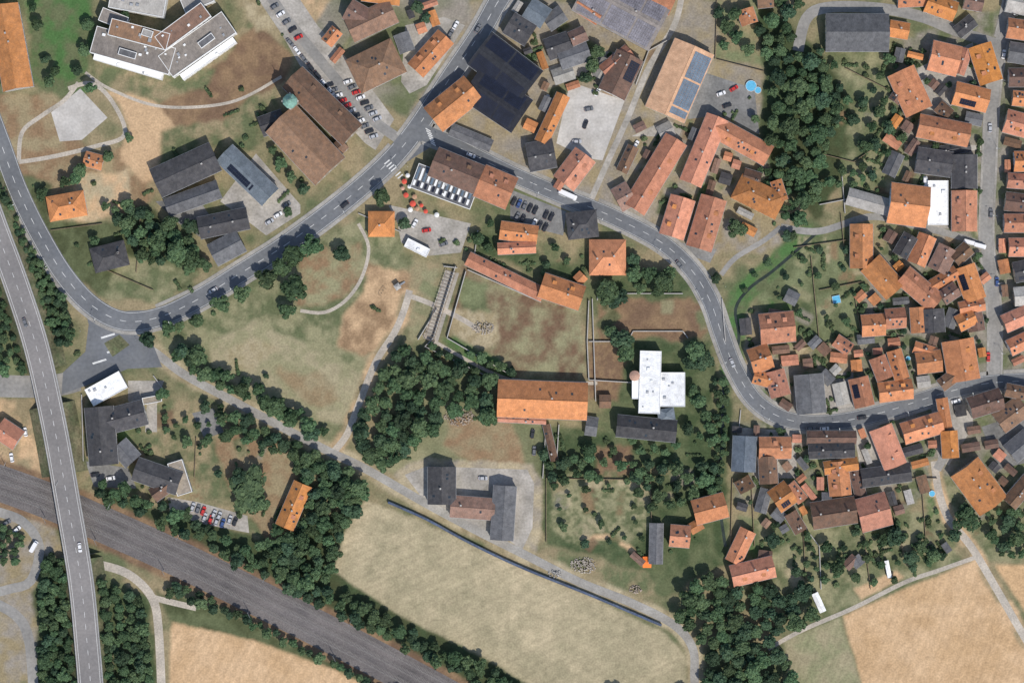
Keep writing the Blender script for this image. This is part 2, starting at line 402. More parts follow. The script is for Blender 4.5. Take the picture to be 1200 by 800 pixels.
# ------------------------------------------------------------ BUILDINGS
BANG=[]
def house(x1,y1,x2,y2,w,col='o',h=None,kind='gable',pitch=None,solar=None,name=None,parent=None,chim=None,wallm=None,solm=None):
    ax,ay=P(x1,y1);bx,by=P(x2,y2); L=math.dist((ax,ay),(bx,by)); W=w*S
    ang=math.atan2(by-ay,bx-ax); cx,cy=(ax+bx)/2,(ay+by)/2
    BANG.append(((x1+x2)/2,(y1+y2)/2,math.atan2(y2-y1,x2-x1)))
    rnd=random.Random(int(x1*7+y1*13+x2*3+y2))
    ux,uy=(x2-x1)/math.dist((x1,y1),(x2,y2)),(y2-y1)/math.dist((x1,y1),(x2,y2)); nx,ny=-uy*w/2,ux*w/2
    occ_poly([(x1+nx-ux,y1+ny-uy),(x2+nx+ux,y2+ny+uy),(x2-nx+ux,y2-ny+uy),(x1-nx-ux,y1-ny-uy)])
    small=(L*W<45)
    if h is None: h=2.5 if small else rnd.choice([4.6,5.4,5.8,6.2])
    if pitch is None: pitch=rnd.uniform(33,43) if (col in 'orb') else rnd.uniform(22,34)
    if small and pitch>30: pitch=28
    if name is None:
        name={'o':'orange_tile_roof_house','r':'red_tile_roof_house','b':'brown_tile_roof_house','m':'brown_tile_roof_house','d':'slate_roof_house','k':'slate_roof_house','g':'grey_roof_barn','l':'light_roof_barn','u':'metal_roof_hall','w':'white_roof_building','p':'salmon_roof_barn','t':'flat_roof_building'}[col]
        if small: name='garden_shed'
    rm=ROOF[col]; wm=wallm or rnd.choice(WALLM)
    if parent is None: e=empty(name,(cx,cy,0),ang); loc=None; rz=0
    else: e=parent; loc=(cx-parent.location.x,cy-parent.location.y,0); rz=ang
    def out(M,n): return M.obj(n,e,loc,rz)
    ov=0.15 if small else 0.35
    wx,wy=L/2-ov,W/2-ov
    tp=math.tan(math.radians(pitch)); cp,sp=math.cos(math.radians(pitch)),math.sin(math.radians(pitch))
    WM=MB(); RM=MB()
    if kind=='flat':
        WM.box((0,0,h/2),(L,W,h),wm); out(WM,'walls')
        RM.box((0,0,h+0.05),(L-0.5,W-0.5,0.1),rm)
        for sx,sy,dx,dy in ((0,1,L,0.25),(0,-1,L,0.25)): RM.box((0,sy*(W/2-0.125),h+0.2),(dx,dy,0.398),M_frame if col!='d' else M_zinc)
        for s_ in (1,-1): RM.box((s_*(L/2-0.125),0,h+0.2),(0.25,W-0.5,0.396),M_frame if col!='d' else M_zinc)
        nb=int(L*W/45)
        for k in range(min(nb,7)):
            bx_=rnd.uniform(-.4,.4)*L; by_=rnd.uniform(-.33,.33)*W; q=rnd.uniform(0.6,1.6)
            RM.box((bx_,by_,h+0.1+q*.25),(q,q*rnd.uniform(.7,1.3),q*.5),rnd.choice([M_zinc,M_frame,M_metal]))
        out(RM,'roof'); he=h; hr=h
    elif kind=='hip':
        inset=min(W/2*0.95,L*0.38)
        WM.box((0,0,h/2),(2*wx,2*wy,h),wm); out(WM,'walls')
        he=h; hr=h+W/2*tp; xi=max(L/2-inset,0.1)
        c=[(-L/2,-W/2,he),(L/2,-W/2,he),(L/2,W/2,he),(-L/2,W/2,he)]
        c2=[(x,y,z+0.15) for x,y,z in c]; r1=(-xi,0,hr);r2=(xi,0,hr)
        RM.face(c[::-1],rm)
        for i in range(4): RM.face([c[i],c[(i+1)%4],c2[(i+1)%4],c2[i]],M_zinc)
        RM.face([c2[0],c2[1],r2,r1],rm);RM.face([c2[2],c2[3],r1,r2],rm);RM.face([c2[1],c2[2],r2],rm);RM.face([c2[3],c2[0],r1],rm)
        for a_,b_ in ((r1,r2),(c2[0],r1),(c2[3],r1),(c2[1],r2),(c2[2],r2)): RM.tube(a_,b_,0.13,0.13,rm,5)
        out(RM,'roof')
    else:
        zt=h+wy*tp
        for s_ in (-1,1):
            x=s_*wx; f=[(x,-wy,0),(x,wy,0),(x,wy,h),(x,0,zt),(x,-wy,h)]
            WM.face(f if s_>0 else f[::-1],wm)
            f=[(-wx,s_*wy,0),(wx,s_*wy,0),(wx,s_*wy,h),(-wx,s_*wy,h)]
            WM.face(f if s_<0 else f[::-1],wm)
        out(WM,'walls')
        he=h-ov*tp+0.01; hr=he+W/2*tp; t=0.2
        for s_ in (-1,1):
            b=[(-L/2,s_*W/2,he),(L/2,s_*W/2,he),(L/2,0,hr),(-L/2,0,hr)]
            if s_>0: b=[b[1],b[0],b[3],b[2]]
            tt=[(x,y,z+t) for x,y,z in b]
            RM.hexa(b,tt,rm)
            if not small: RM.tube((-L/2,s_*(W/2+0.07),he+.02),(L/2,s_*(W/2+.07),he+.02),0.08,0.08,M_zinc,5)
        RM.tube((-L/2,0,hr+t),(L/2,0,hr+t),0.16,0.16,rm,6)
        out(RM,'roof'); he+=t; hr+=t
    ysouth=-1 if math.cos(ang)>0 else 1
    def slope(s_,x,v,d):
        return (x, s_*(W/2-v*cp+d*sp), he+v*sp+d*cp)
    sl=W/2/cp
    def slab(M,s_,x,v,dx,dv,d0,d1,m):
        pb=[slope(s_,x+a*dx/2,v+b*dv/2,d0) for a,b in((-1,-1),(1,-1),(1,1),(-1,1))]
        pt=[slope(s_,x+a*dx/2,v+b*dv/2,d1) for a,b in((-1,-1),(1,-1),(1,1),(-1,1))]
        if s_>0: pb=pb[::-1];pt=pt[::-1]
        M.hexa(pb,pt,m)
    if kind!='flat':
        D=MB()
        if solar:
            sides=(1,-1) if solar[0]==0 else (solar[0],)
            for side in sides:
                _,u0,u1,v0,v1=solar; s_=ysouth*side
                x=-L/2+u0*L+0.55; ci=0
                while x<-L/2+u1*L-0.5:
                    v=v0*sl+0.9
                    while v<v1*sl-0.8:
                        slab(D,s_,x,v,1.0,1.62,0.06,0.14,solm or M_solar); v+=1.72
                    x+=1.08; ci+=1
                    if ci%12==0: x+=0.9
        elif not small and col in 'orbmd':
            for k in range(rnd.randint(0,5)):
                s_=rnd.choice((-1,1)); slab(D,s_,rnd.uniform(-.36,.36)*L,rnd.uniform(.35,.7)*sl,0.95,1.3,0.0,0.10,M_glass)
        if chim is None: chim=(0 if small or col in 'gulpk' else rnd.choice([1,1,2]))
        for k in range(chim):
            x=rnd.uniform(-.33,.33)*L; y=rnd.choice((-1,1))*rnd.uniform(.3,.9)
            D.box((x,y,hr-0.3),(0.7,0.6,2.2),M_chim); D.box((x,y,hr+0.86),(0.85,0.75,0.12),M_conc)
        if kind=='gable' and not solar and col in 'orb' and L>12 and W>9 and rnd.random()<0.6:
            s_=rnd.choice((-1,1))
            for x in ([-L*.22,L*.22] if L>16 else [0]):
                v=0.42*sl; y0=s_*(W/2-v*cp); z0=he+v*sp; dep=2.2
                D.box((x,y0-s_*dep/2,z0+0.35),(1.7,dep,1.5),wm); D.box((x,y0-s_*dep/2+s_*0.1,z0+1.16),(2.0,dep+.4,0.12),rm); D.box((x,y0+s_*0.03,z0+.5),(1.1,0.04,.8),M_glass)
        if D.f: out(D,'roof_fittings')
    if name not in('garden_shed',):
        WN=MB(); fl=max(1,int(h/2.7))
        barn = col in 'gulpk'
        def win(x,y,z,alongx,s_):
            d=0.05
            if alongx:
                WN.box((x,y+s_*d/2,z),(1.15,d,1.35),M_frame); WN.box((x,y+s_*(d+0.01),z),(0.95,0.02,1.15),M_glass)
            else:
                WN.box((x+s_*d/2,y,z),(d,1.15,1.35),M_frame); WN.box((x+s_*(d+0.01),y,z),(0.02,0.95,1.15),M_glass)
        fx,fy=(wx,wy) if kind!='flat' else (L/2,W/2)
        for f in range(fl):
            z=1.6+f*2.75
            n=max(1,int((2*fx-1)/(2.7 if not barn else 5.0)))
            for s_ in (-1,1):
                for k in range(n):
                    x=-fx+(k+.5)*2*fx/n
                    if f==0 and s_==ysouth and k==n//2: continue
                    win(x,s_*fy,z,True,s_)
            n=max(1,int((2*fy-1)/3.0))
            for s_ in (-1,1):
                for k in range(n): win(s_*fx,-fy+(k+.5)*2*fy/n,z,False,s_)
        out(WN,'windows')
        DR=MB(); n=max(1,int((2*fx-1)/(2.7 if not barn else 5.0))); x=-fx+(n//2+.5)*2*fx/n; dw=1.1 if not barn else 3.2; dh=2.1 if not barn else min(3.0,h-.3)
        DR.box((x,ysouth*(fy+0.03),dh/2),(dw,0.06,dh),M_door); DR.box((x,ysouth*(fy+0.02),dh+0.06),(dw+.2,0.10,0.11),M_frame); out(DR,'door')
    else:
        DR=MB(); DR.box((0,ysouth*(wy+0.03),0.98),(0.9,0.05,1.9),M_door); out(DR,'door')
    return e
BL="""
6 8 24 106 36 r 7
0 -30 10 -5 40 r 7
383 52 396 36 16 o 4
410 38 462 14 30 m 6
408 12 432 26 26 b 6
425 -8 470 -2 22 r 6
415 92 468 66 44 m 7 hip
470 40 478 62 18 g 3.5
487 84 523 44 25 o
508 142 555 104 36 r 7 gable
528 152 576 172 15 g 3 
596 28 622 44 28 d
618 10 640 24 26 u
640 30 660 16 20 g 4
640 60 668 50 26 d
655 72 690 60 24 g 5
668 48 686 40 18 b
648 92 672 84 18 l 3.5
634 168 660 112 17 o
618 186 650 180 34 d
660 216 686 182 30 r
652 222 662 206 10 o 3
738 60 706 86 18 r
700 92 712 70 14 l 3
840 138 808 216 27 o
838 150 900 184 26 o
792 164 742 246 29 o
728 202 742 172 14 b 3
722 236 740 226 30 m
772 158 788 150 18 l 3
800 232 786 278 30 o
836 232 818 292 31 r
862 218 914 244 32 r 6 hip
870 206 890 212 18 b
908 212 916 236 14 o
878 30 872 12 20 r 5
886 2 905 0 20 b
432 263 463 263 30 o 5 hip
586 270 630 276 22 o 5
583 292 628 290 14 o
548 303 637 346 17 o 4
634 334 682 350 30 o 6
684 322 676 330 14 o 3
690 302 733 302 42 o 6 hip
583 466 688 470 44 o 7
583 490 640 493 8 r 4
640 497 650 540 9 b 2.6
686 498 700 500 22 g 3
518 546 518 590 33 d 6
528 592 580 596 26 m 5
592 568 588 632 27 g 6
356 566 334 617 23 r 4.5
0 500 24 516 26 o 5
-30 480 -5 492 28 o 5
58 246 102 238 30 o 5 hip
100 186 122 192 18 r 3.5
184 216 254 184 36 d 6 
196 244 258 222 22 g 4
264 180 318 232 28 u 6 
234 268 292 256 26 d 5
250 300 284 282 28 g 5
110 306 150 296 30 d 5 hip
118 476 124 544 34 d 7 
126 494 172 482 30 d 6
140 520 158 540 24 g 5
160 548 212 566 28 d 6 
180 580 200 566 18 b 5
966 40 1040 40 44 g 6
1041 34 1064 38 20 o 3.5
1050 0 1084 -2 22 o
1084 4 1118 16 24 o
1128 2 1150 6 20 b
1120 40 1140 24 16 d 3.5
1178 2 1206 8 26 l
1178 34 1206 38 24 r
1180 62 1206 66 24 g
1180 92 1206 92 22 b
1184 116 1206 118 18 o
1054 84 1076 132 34 o
1046 120 1060 100 14 b 3
1088 66 1122 74 36 o
1122 88 1132 58 14 r 3.5
1146 54 1160 98 28 o 
1116 110 1156 120 28 o
1098 124 1112 136 16 b 3
1074 148 1134 160 28 r
1130 138 1150 142 14 g 3
1072 188 1114 194 30 d
1100 178 1136 172 12 d 3
1128 182 1128 222 30 d
1040 238 1086 244 48 o 6
1098 212 1098 264 24 w 3.5 flat
1128 224 1128 272 30 r
992 230 1042 244 20 l 3.5
1040 206 1052 180 16 g 3
1176 142 1206 150 28 o
1186 190 1206 190 24 o
1178 212 1206 214 18 r
1176 236 1206 240 22 b
1174 262 1206 262 22 r
1180 290 1206 290 22 o
1186 320 1206 316 24 d
1186 348 1206 346 22 l
1174 380 1206 366 22 o
1180 408 1206 396 20 o
1008 263 1008 315 27 r
1018 308 1048 342 30 r
1052 300 1066 276 18 d
1072 310 1086 276 22 o
1096 318 1110 290 24 m
1116 306 1134 290 18 b
1056 322 1096 356 26 r
1090 336 1120 318 16 o
1102 350 1120 338 18 b
1128 312 1142 352 26 o
1122 362 1152 356 16 o
1140 366 1144 388 20 b 3
1120 380 1140 370 20 o
1090 362 1092 390 28 d
1110 384 1118 362 14 g 3
1074 360 1076 390 20 r
1036 374 1060 372 24 r
1008 382 1036 380 26 o
1148 330 1158 322 10 r 3
978 398 996 410 16 r 3
960 404 970 414 12 b 2.6
972 418 992 420 12 r 2.6
1004 398 1024 396 12 g 2.6
1026 418 1036 444 20 r
1046 410 1056 444 18 o
1070 406 1096 414 14 o 3
1072 426 1102 422 26 r
1120 398 1128 446 38 o
1100 452 1116 440 16 b
1004 442 1012 476 24 r
1028 460 1068 455 24 o
982 448 988 474 16 l 3
962 436 974 448 14 g 3
946 438 950 484 34 g 6
889 386 930 382 36 r
900 366 922 370 10 b 3
878 424 902 416 30 o
882 440 904 446 18 o
906 434 914 464 24 r
914 470 926 478 10 b 2.6
920 345 934 352 16 g 3
872 510 870 552 28 u 6 gable
888 524 926 524 26 r
868 560 876 574 20 b 3
898 534 900 566 22 b
906 588 926 574 30 r
890 600 898 572 14 g 3
924 566 940 586 14 r
944 512 1002 512 16 b
946 528 1000 526 18 d
964 548 1004 542 16 r
980 540 984 580 26 r
1000 548 1008 580 14 b 3
1008 560 1066 552 22 d
950 604 1002 596 32 b
962 584 974 584 16 g 3
1004 604 1040 594 40 r 6
1030 500 1048 546 28 o
1056 508 1102 494 26 o
1102 466 1108 502 14 o
1110 504 1112 536 20 o
1058 530 1080 524 12 d 3
1128 546 1162 592 40 r 6 
1134 478 1172 466 26 b
1168 496 1198 474 28 m
1176 456 1206 462 16 b
1182 532 1206 512 26 g
1180 590 1206 560 20 b
812 600 850 590 30 o
808 620 822 612 14 r 3
784 626 808 628 26 r
769 612 768 660 16 g 4
876 620 858 658 20 o
856 674 906 662 26 o
888 650 904 652 14 b 3
906 598 918 608 14 g 3
925 600 938 622 16 b
740 648 754 660 8 b 2.6
1000 652 1008 662 14 g 2.6
990 664 1002 652 12 b 2.6
954 694 964 716 8 w 2.6
1038 656 1042 676 5 w 2.4
702 470 716 470 16 b 3
476 284 502 297 11 w 3 flat
1105 636 1112 646 8 g 2.4
"""
SOL={(1116,110):1,(906,588):1,(1004,442):1,(1128,312):1,(264,180):1,(1186,320):1}
for ln in BL.strip().splitlines():
    t=ln.split()
    x1,y1,x2,y2,w=map(float,t[:5])
    col=t[5]; h=float(t[6]) if len(t)>6 else None; k=t[7] if len(t)>7 else 'gable'
    house(x1,y1,x2,y2,w,col,h,k,solar=(1,0.2,0.7,0.2,0.8) if (int(x1),int(y1)) in SOL else None)
house(562,58,622,104,48,'k',7,pitch=8,solar=(0,0.05,0.95,0.06,0.94),name='solar_roof_hall')
house(552,98,612,138,46,'k',7,pitch=7,solar=(0,0.12,0.92,0.1,0.9),name='solar_roof_hall')
house(684,-14,774,34,62,'a',7,pitch=12,solar=(0,0.04,0.96,0.06,0.94),name='solar_roof_hall',solm=M_solarg)
house(690,-40,790,4,36,'r',7,pitch=16,name='solar_roof_hall')
house(676,4,704,22,22,'o',5,name='orange_tile_roof_house')
house(813,56,778,136,50,'p',6.5,pitch=16,name='solar_roof_barn',solar=(1,0.06,0.97,0.04,0.96),solm=M_solarb)
house(738,66,716,112,34,'b',6,pitch=26,solar=(1,0.1,0.6,0.1,0.9))
house(508,190,562,212,36,'b',7.5,pitch=40,name='brown_tile_roof_house')
house(562,212,600,228,40,'r',6,pitch=36)
house(664,266,700,262,32,'d',6,'hip')
def pavilion():
    e=house(486,206,556,232,30,'g',4.5,'flat',name='market_pavilion')
    M=MB(); L=75*S
    for k in range(15):
        x=-L/2+1.2+k*1.9
        M.box((x,1.6,4.5+0.42),(1.1,6.0,0.12),M_frame if k%2 else M_solarb)
        M.box((x,-3.2,4.5+0.42),(1.1,2.6,0.12),M_solar if k%2 else M_frame)
    M.obj('skylight_strips',e)
    for (x,y,r_,c_) in [(474,213,1.3,0),(480,219,1.0,1),(476,229,1.3,0),(484,239,1.5,0),(489,245,1.1,2),(481,246,1.2,1),(499,248,1.1,0),(512,252,1.2,1),(472,221,1.0,2),(486,231,1.2,2),(494,241,1.0,0),(478,206,1.1,1)]:
        m=MB(); m.tube((0,0,0),(0,0,2.6),0.04,0.04,M_metal,6); cm=(M_redcloth,M_frame,ROOF['p'])[c_]
        m.lathe((0,0,2.2),[(r_,0),(r_*.6,0.3),(0.02,0.55)],cm,8); m.lathe((0,0,2.19),[(0.02,0.5),(r_*.6,0.25),(r_*.98,0)],cm,8)
        m.obj('parasol',None,(*P(x,y),0))
pavilion()
def manor():
    e=empty('white_manor_house',(*P(768,450),0))
    kw=dict(parent=e,name='p',wallm=WALLM[1])
    house(762,411,760,484,25,'w',7.0,'flat',**kw)
    house(740,452,748,452,30,'w',6.4,'flat',**kw)
    house(773,456,802,456,40,'w',6.2,'flat',**kw)
    house(722,498,792,505,26,'d',6,'gable',pitch=34,**kw)
    house(779,478,781,492,20,'u',5.5,'hip',**kw)
    T=MB(); x,y=P(743,440); T.lathe((x-e.location.x,y-e.location.y,0),[(2.2,0),(2.2,8.0)],WALLM[0],14); T.lathe((x-e.location.x,y-e.location.y,8.0),[(2.5,0),(1.3,.7),(0.02,1.2)],ROOF['p'],14); T.obj('round_stair_tower',e)
manor()
def flatcomplex():
    e=empty('stepped_apartment_block',(*P(190,50),0)); kw=dict(parent=e,name='p',wallm=WALLM[1])
    for a in [(112,48,204,74,32,'a',8,0),(196,80,270,28,30,'a',8.1,0),(132,34,200,52,20,'m',10.8,0),(190,54,244,14,20,'m',10.9,0),(112,66,192,90,10,'w',5,0),(214,92,276,48,8,'w',5.1,0),(120,18,150,30,16,'a',6.5,0),(216,10,250,-4,16,'l',7,0),(142,62,162,68,8,'g',9.2,0),(236,56,252,44,8,'g',9.3,0),(170,40,182,44,8,'l',12,0)]:
        house(*a[:5],a[5],a[6],'flat',**kw)
flatcomplex()
house(132,-4,196,8,30,'l',8,'flat',name='white_roof_building')
house(106,466,146,444,22,'w',5,'flat',name='white_roof_building')
house(206,540,218,578,18,'t',5,'flat')
house(168,470,190,466,8,'t',3,'flat',name='garden_shed')
def church():
    e=empty('church',(*P(362,150),0)); kw=dict(parent=e,name='p',wallm=WALLM[4],chim=0)
    house(344,92,414,160,34,'b',9,pitch=42,**kw)
    house(330,140,388,202,48,'m',8,pitch=34,**kw)
    house(306,150,334,140,24,'d',5,pitch=30,**kw)
    house(392,180,404,168,16,'b',5,pitch=30,**kw)
    T=MB(); x,y=P(343,122); lx,ly=x-e.location.x,y-e.location.y; r=math.radians(-44)
    T.box((lx,ly,9),(5.2,5.2,18),WALLM[4],r)
    T.box((lx,ly,18.15),(5.8,5.8,0.3),M_conc,r)
    T.lathe((lx,ly,18.3),[(3.6,0),(3.4,1.2),(2.5,2.4),(1.5,3.2),(1.1,3.8),(1.3,4.6),(1.0,5.4),(0.35,6.2),(0.08,8.5)],ROOF['x'],8)
    for k in range(4):
        a=r+k*math.pi/2; T.box((lx+math.cos(a)*2.62,ly+math.sin(a)*2.62,14.5),(0.08,1.2,2.4),M_glass,a)
        T.box((lx+math.cos(a)*2.64,ly+math.sin(a)*2.64,17),(0.08,1.4,1.4),M_frame,a)
    T.tube((lx,ly,26.8),(lx,ly,28.4),0.07,0.07,M_metal,5); T.box((lx,ly,27.9),(0.9,0.08,0.08),M_metal)
    T.obj('bell_tower',e); occ_poly([(332,112),(354,112),(354,134),(332,134)])
church()
def annexes(pts,n,seed,wr=(8,15)):
    rg=random.Random(seed); xs=[p[0] for p in pts];ys=[p[1] for p in pts]; c=0
    for _ in range(n*60):
        if c>=n: break
        x=rg.uniform(min(xs),max(xs));y=rg.uniform(min(ys),max(ys))
        if not pip(x,y,pts): continue
        nb=min(BANG,key=lambda b:(b[0]-x)**2+(b[1]-y)**2); a=nb[2]+rg.choice((0,math.pi/2))
        l=rg.uniform(10,22)/2; w=rg.uniform(*wr)/2; ux,uy=math.cos(a),math.sin(a); ok=True
        for i in range(-3,4):
            for j in range(-2,3):
                if occupied(x+ux*l*i/3-uy*w*j/2,y+uy*l*i/3+ux*w*j/2): ok=False;break
            if not ok: break
        if not ok: continue
        house(x-ux*l,y-uy*l,x+ux*l,y+uy*l,2*w-1,rg.choice('oorrrmbbgdl'),rg.uniform(2.4,3.6),pitch=rg.uniform(14,30)); c+=1
annexes([(1044,60),(1150,50),(1158,270),(1044,270)],16,1)
annexes([(1010,270),(1155,285),(1160,440),(1000,480)],34,2)
annexes([(870,370),(1000,410),(1000,480),(890,470)],14,3)
annexes([(862,500),(1100,478),(1100,560),(1040,615),(930,625),(862,600)],34,4)
annexes([(1110,470),(1200,460),(1200,600),(1150,600)],8,5)
annexes([(740,150),(850,130),(920,200),(910,270),(780,270)],10,6)
annexes([(590,0),(700,30),(640,200),(610,180)],10,7)
annexes([(1172,0),(1200,0),(1200,430),(1172,430)],14,8)
annexes([(380,0),(520,0),(480,110),(400,90)],5,9)
# ------------------------------------------------------------ yards / paving
yard=patch
yard('car_park',[(296,-10),(345,-10),(372,30),(425,90),(462,140),(440,176),(428,168),(402,140),(378,112),(352,78),(330,40)],M_court,0.020)
yard('courtyard',[(668,96),(732,118),(706,188),(690,186),(652,168)],M_courtl,0.022)
yard('courtyard',[(822,84),(884,104),(890,158),(846,134),(806,140)],M_court2,0.021)
yard('courtyard',[(258,236),(300,180),(352,240),(352,250),(312,276),(294,262)],M_court,0.020)
yard('courtyard',[(182,236),(232,232),(252,262),(238,280),(210,262)],M_court2,0.022)
yard('courtyard',[(60,132),(94,104),(126,138),(96,164),(70,166)],M_courtl,0.020)
yard('courtyard',[(455,240),(500,250),(552,262),(540,296),(500,300),(470,284),(466,262)],M_court,0.019)
yard('car_park',[(598,222),(664,248),(660,276),(628,268),(598,256)],M_court2,0.021)
yard('courtyard',[(150,446),(192,446),(184,474),(184,506),(170,506),(172,474),(150,470)],M_court,0.023)
yard('car_park',[(196,582),(232,588),(290,604),(292,624),(240,614),(200,602)],M_court,0.021)
yard('courtyard',[(225,484),(250,478),(262,506),(240,514)],M_court2,0.024)
yard('farm_yard',[(474,556),(500,546),(560,548),(618,550),(626,566),(624,618),(612,644),(598,634),(520,602),(494,582)],M_court,0.018)
yard('courtyard',[(100,540),(150,548),(160,572),(110,570)],M_court2,0.022)
yard('forecourt',[(505,140),(470,195),(455,205),(470,176),(495,130)],M_pave,0.024)
for pts in ([(1084,212),(1112,212),(1112,268),(1084,268)],[(1060,170),(1150,170),(1150,176),(1060,180)],[(860,500),(930,505),(935,560),(885,560)],[(1000,500),(1030,495),(1040,560),(1010,560)],
            [(930,440),(1000,436),(1000,480),(930,484)],[(740,160),(780,140),(800,150),(790,170),(768,160)],
            [(640,80),(700,60),(735,62),(712,92),(668,94)],[(475,30),(520,20),(545,30),(500,100),(480,110),(470,96)],[(1075,80),(1140,50),(1150,108),(1080,140)],
            [(786,282),(840,292),(832,308),(800,296)],[(1090,470),(1140,462),(1140,500),(1112,545),(1100,540)],[(1150,500),(1210,480),(1210,540),(1170,550)]):
    patch('courtyard',pts,random.choice([M_court,M_court,M_court2]),0.0185+random.random()*0.004)
# ------------------------------------------------------------ GROUND SHEET (ground cover map)
def vn(X,Y,sc,seed):
    r=np.random.RandomState(seed).rand(256,256); x=X/sc+100;y=Y/sc+100
    xi=np.floor(x).astype(int);yi=np.floor(y).astype(int);xf=x-xi;yf=y-yi
    u=xf*xf*(3-2*xf);v=yf*yf*(3-2*yf)
    a=r[yi&255,xi&255];b=r[yi&255,(xi+1)&255];c=r[(yi+1)&255,xi&255];d=r[(yi+1)&255,(xi+1)&255]
    return (a*(1-u)+b*u)*(1-v)+(c*(1-u)+d*u)*v
def fbm(X,Y,sc,seed,o=4):
    s=0;a=1;t=0
    for i in range(o): s=s+a*vn(X,Y,sc/2**i,seed+i); t+=a; a*=0.55
    return s/t
def outer(a,step):
    l=[a]; s=step
    while abs(l[-1])<9000: l.append(l[-1]+(s if a>0 else -s)); s*=1.35
    return l[1:]
st=0.6
xd=np.arange(-261,261.01,st); yd=np.arange(-183,183.01,st)
gx=np.array(sorted(outer(-261.,2))+list(xd)+outer(261.,2)); gy=np.array(sorted(outer(-183.,2))+list(yd)+outer(183.,2))
GX,GY=np.meshgrid(gx,gy); PX=GX/S+600; PY=400-GY/S
WX=PX+ (fbm(PX,PY,22,3)-.5)*14+(vn(PX,PY,4,9)-.5)*3; WY=PY+(fbm(PX,PY,22,33)-.5)*14+(vn(PX,PY,4,39)-.5)*3
n1=fbm(PX,PY,60,11); n2=fbm(PX,PY,14,21); n3=fbm(PX,PY,5,31,2)
def mixc(c1,c2,m): return np.array(c1)*(1-m[...,None])+np.array(c2)*m[...,None]
def con(n,k=3.0): return np.clip((n-.5)*k+.5,0,1)
GC={k:L3(v,KG) for k,v in dict(green=(104,111,80),dgreen=(74,88,60),lgreen=(124,130,96),dry=(154,140,110),brown=(146,121,94),tan=(202,171,135),pale=(182,168,138),
   field=(202,168,128),fieldp=(168,158,128),meadow=(148,144,112),grey=(152,144,132),lawn=(84,118,70),soil=(122,99,80),brush=(78,84,58)).items()}
C=mixc(GC['green'],GC['dry'],con(n1*.6+n2*.4,3.5))
out=(np.abs(PX-600)>640)|(np.abs(PY-400)>440)
cell=fbm(PX,PY,500,77,2); Cf=mixc(GC['field'],GC['lgreen'],con(cell,9)); C=np.where(out[...,None],Cf,C)
def blur(m,k):
    for _ in range(k):
        m=(m+np.roll(m,1,0)+np.roll(m,-1,0))/3; m=(m+np.roll(m,1,1)+np.roll(m,-1,1))/3
    return m
def win_(pts,pad=24):
    xs=[p[0] for p in pts]; ys=[p[1] for p in pts]
    X=(gx/S+600); Y=(400-gy/S)
    ix=np.where((X>min(xs)-pad)&(X<max(xs)+pad))[0]; iy=np.where((Y>min(ys)-pad)&(Y<max(ys)+pad))[0]
    if len(ix)==0 or len(iy)==0: return None
    return slice(iy[0],iy[-1]+1),slice(ix[0],ix[-1]+1)
def paint(pts,c1,c2=None,nn=None,k=3,soft=2,warp=1.0,op=1.0):
    w=win_(pts)
    if w is None: return
    m=inpoly(PX[w]+(WX[w]-PX[w])*warp,PY[w]+(WY[w]-PY[w])*warp,pts).astype(float)
    m=blur(m,soft)*op
    cc=mixc(GC[c1],GC[c2 or c1],con((n2 if nn is None else nn)[w],k))
    C[w]=C[w]*(1-m[...,None])+cc*m[...,None]
def stroke(pts,w,c1,c2=None,soft=1,warp=.4,op=1.0):
    c=smooth(pts,12); a=offs(c,-w/2);b=offs(c,w/2); paint(a+b[::-1],c1,c2,soft=soft,warp=warp,op=op)
def field(pts,c1,c2,ang,per,amp):
    paint(pts,c1,c2,n1*.5+n2*.5,3,1,0.25)
    w=win_(pts)
    m=blur(inpoly(PX[w],PY[w],pts).astype(float),1); t=PX[w]*math.cos(ang)+PY[w]*math.sin(ang)+ (n1[w]-.5)*6
    s=1+amp*np.sin(t*2*math.pi/per)*(0.4+n2[w])+ amp*1.2*(vn(t,t*0+3,3.0,55)-.5)
    s=s*(0.93+0.14*con(n1[w]*.5+n2[w]*.5,2.5))
    C[w]=C[w]*(1-m[...,None])+C[w]*s[...,None]*m[...,None]
paint([(470,0),(870,0),(900,60),(890,160),(720,250),(500,165),(460,120)],'grey','dry',n2,2)
paint([(380,-10),(560,-10),(480,140),(400,90),(360,30)],'grey','green',n1)
paint([(1040,50),(1200,0),(1200,480),(1000,490),(1000,390),(1040,270),(1040,150)],'grey','green',n2,2.5)
paint([(860,360),(1000,390),(1000,500),(880,490)],'grey','dry',n2)
paint([(855,495),(1100,480),(1200,470),(1200,600),(1150,600),(1100,560),(1040,620),(930,620),(860,590)],'grey','green',n2,2.5)
paint([(740,140),(850,120),(930,200),(920,290),(820,300),(730,260)],'dry','grey',n2)
paint([(930,285),(1000,270),(1010,300),(1015,395),(950,410),(895,360),(885,345)],'green','lgreen',n2)
paint([(960,70),(1045,40),(1050,100),(1060,240),(990,240),(950,180),(985,130)],'green','meadow',n2)
paint([(1000,90),(1045,80),(1050,130),(1010,150)],'lgreen','meadow',n2)
paint([(840,-10),(890,-10),(900,80),(840,70)],'dry','lgreen',n2)
paint([(704,118),(728,124),(711,172),(690,166)],'lawn','lawn',soft=0,warp=.15)
paint([(684,40),(700,50),(700,95),(680,95)],'dgreen','green')
paint([(30,-10),(110,-10),(108,50),(95,110),(60,120),(35,90)],'lawn','green',n2)
paint([(-10,110),(70,110),(100,180),(150,170),(200,200),(170,250),(30,260),(-10,180)],'brown','dry',n2)
paint([(300,28),(345,70),(330,100),(290,125),(215,162),(185,128),(215,95),(260,70),(285,40)],'brown','soil',n2)
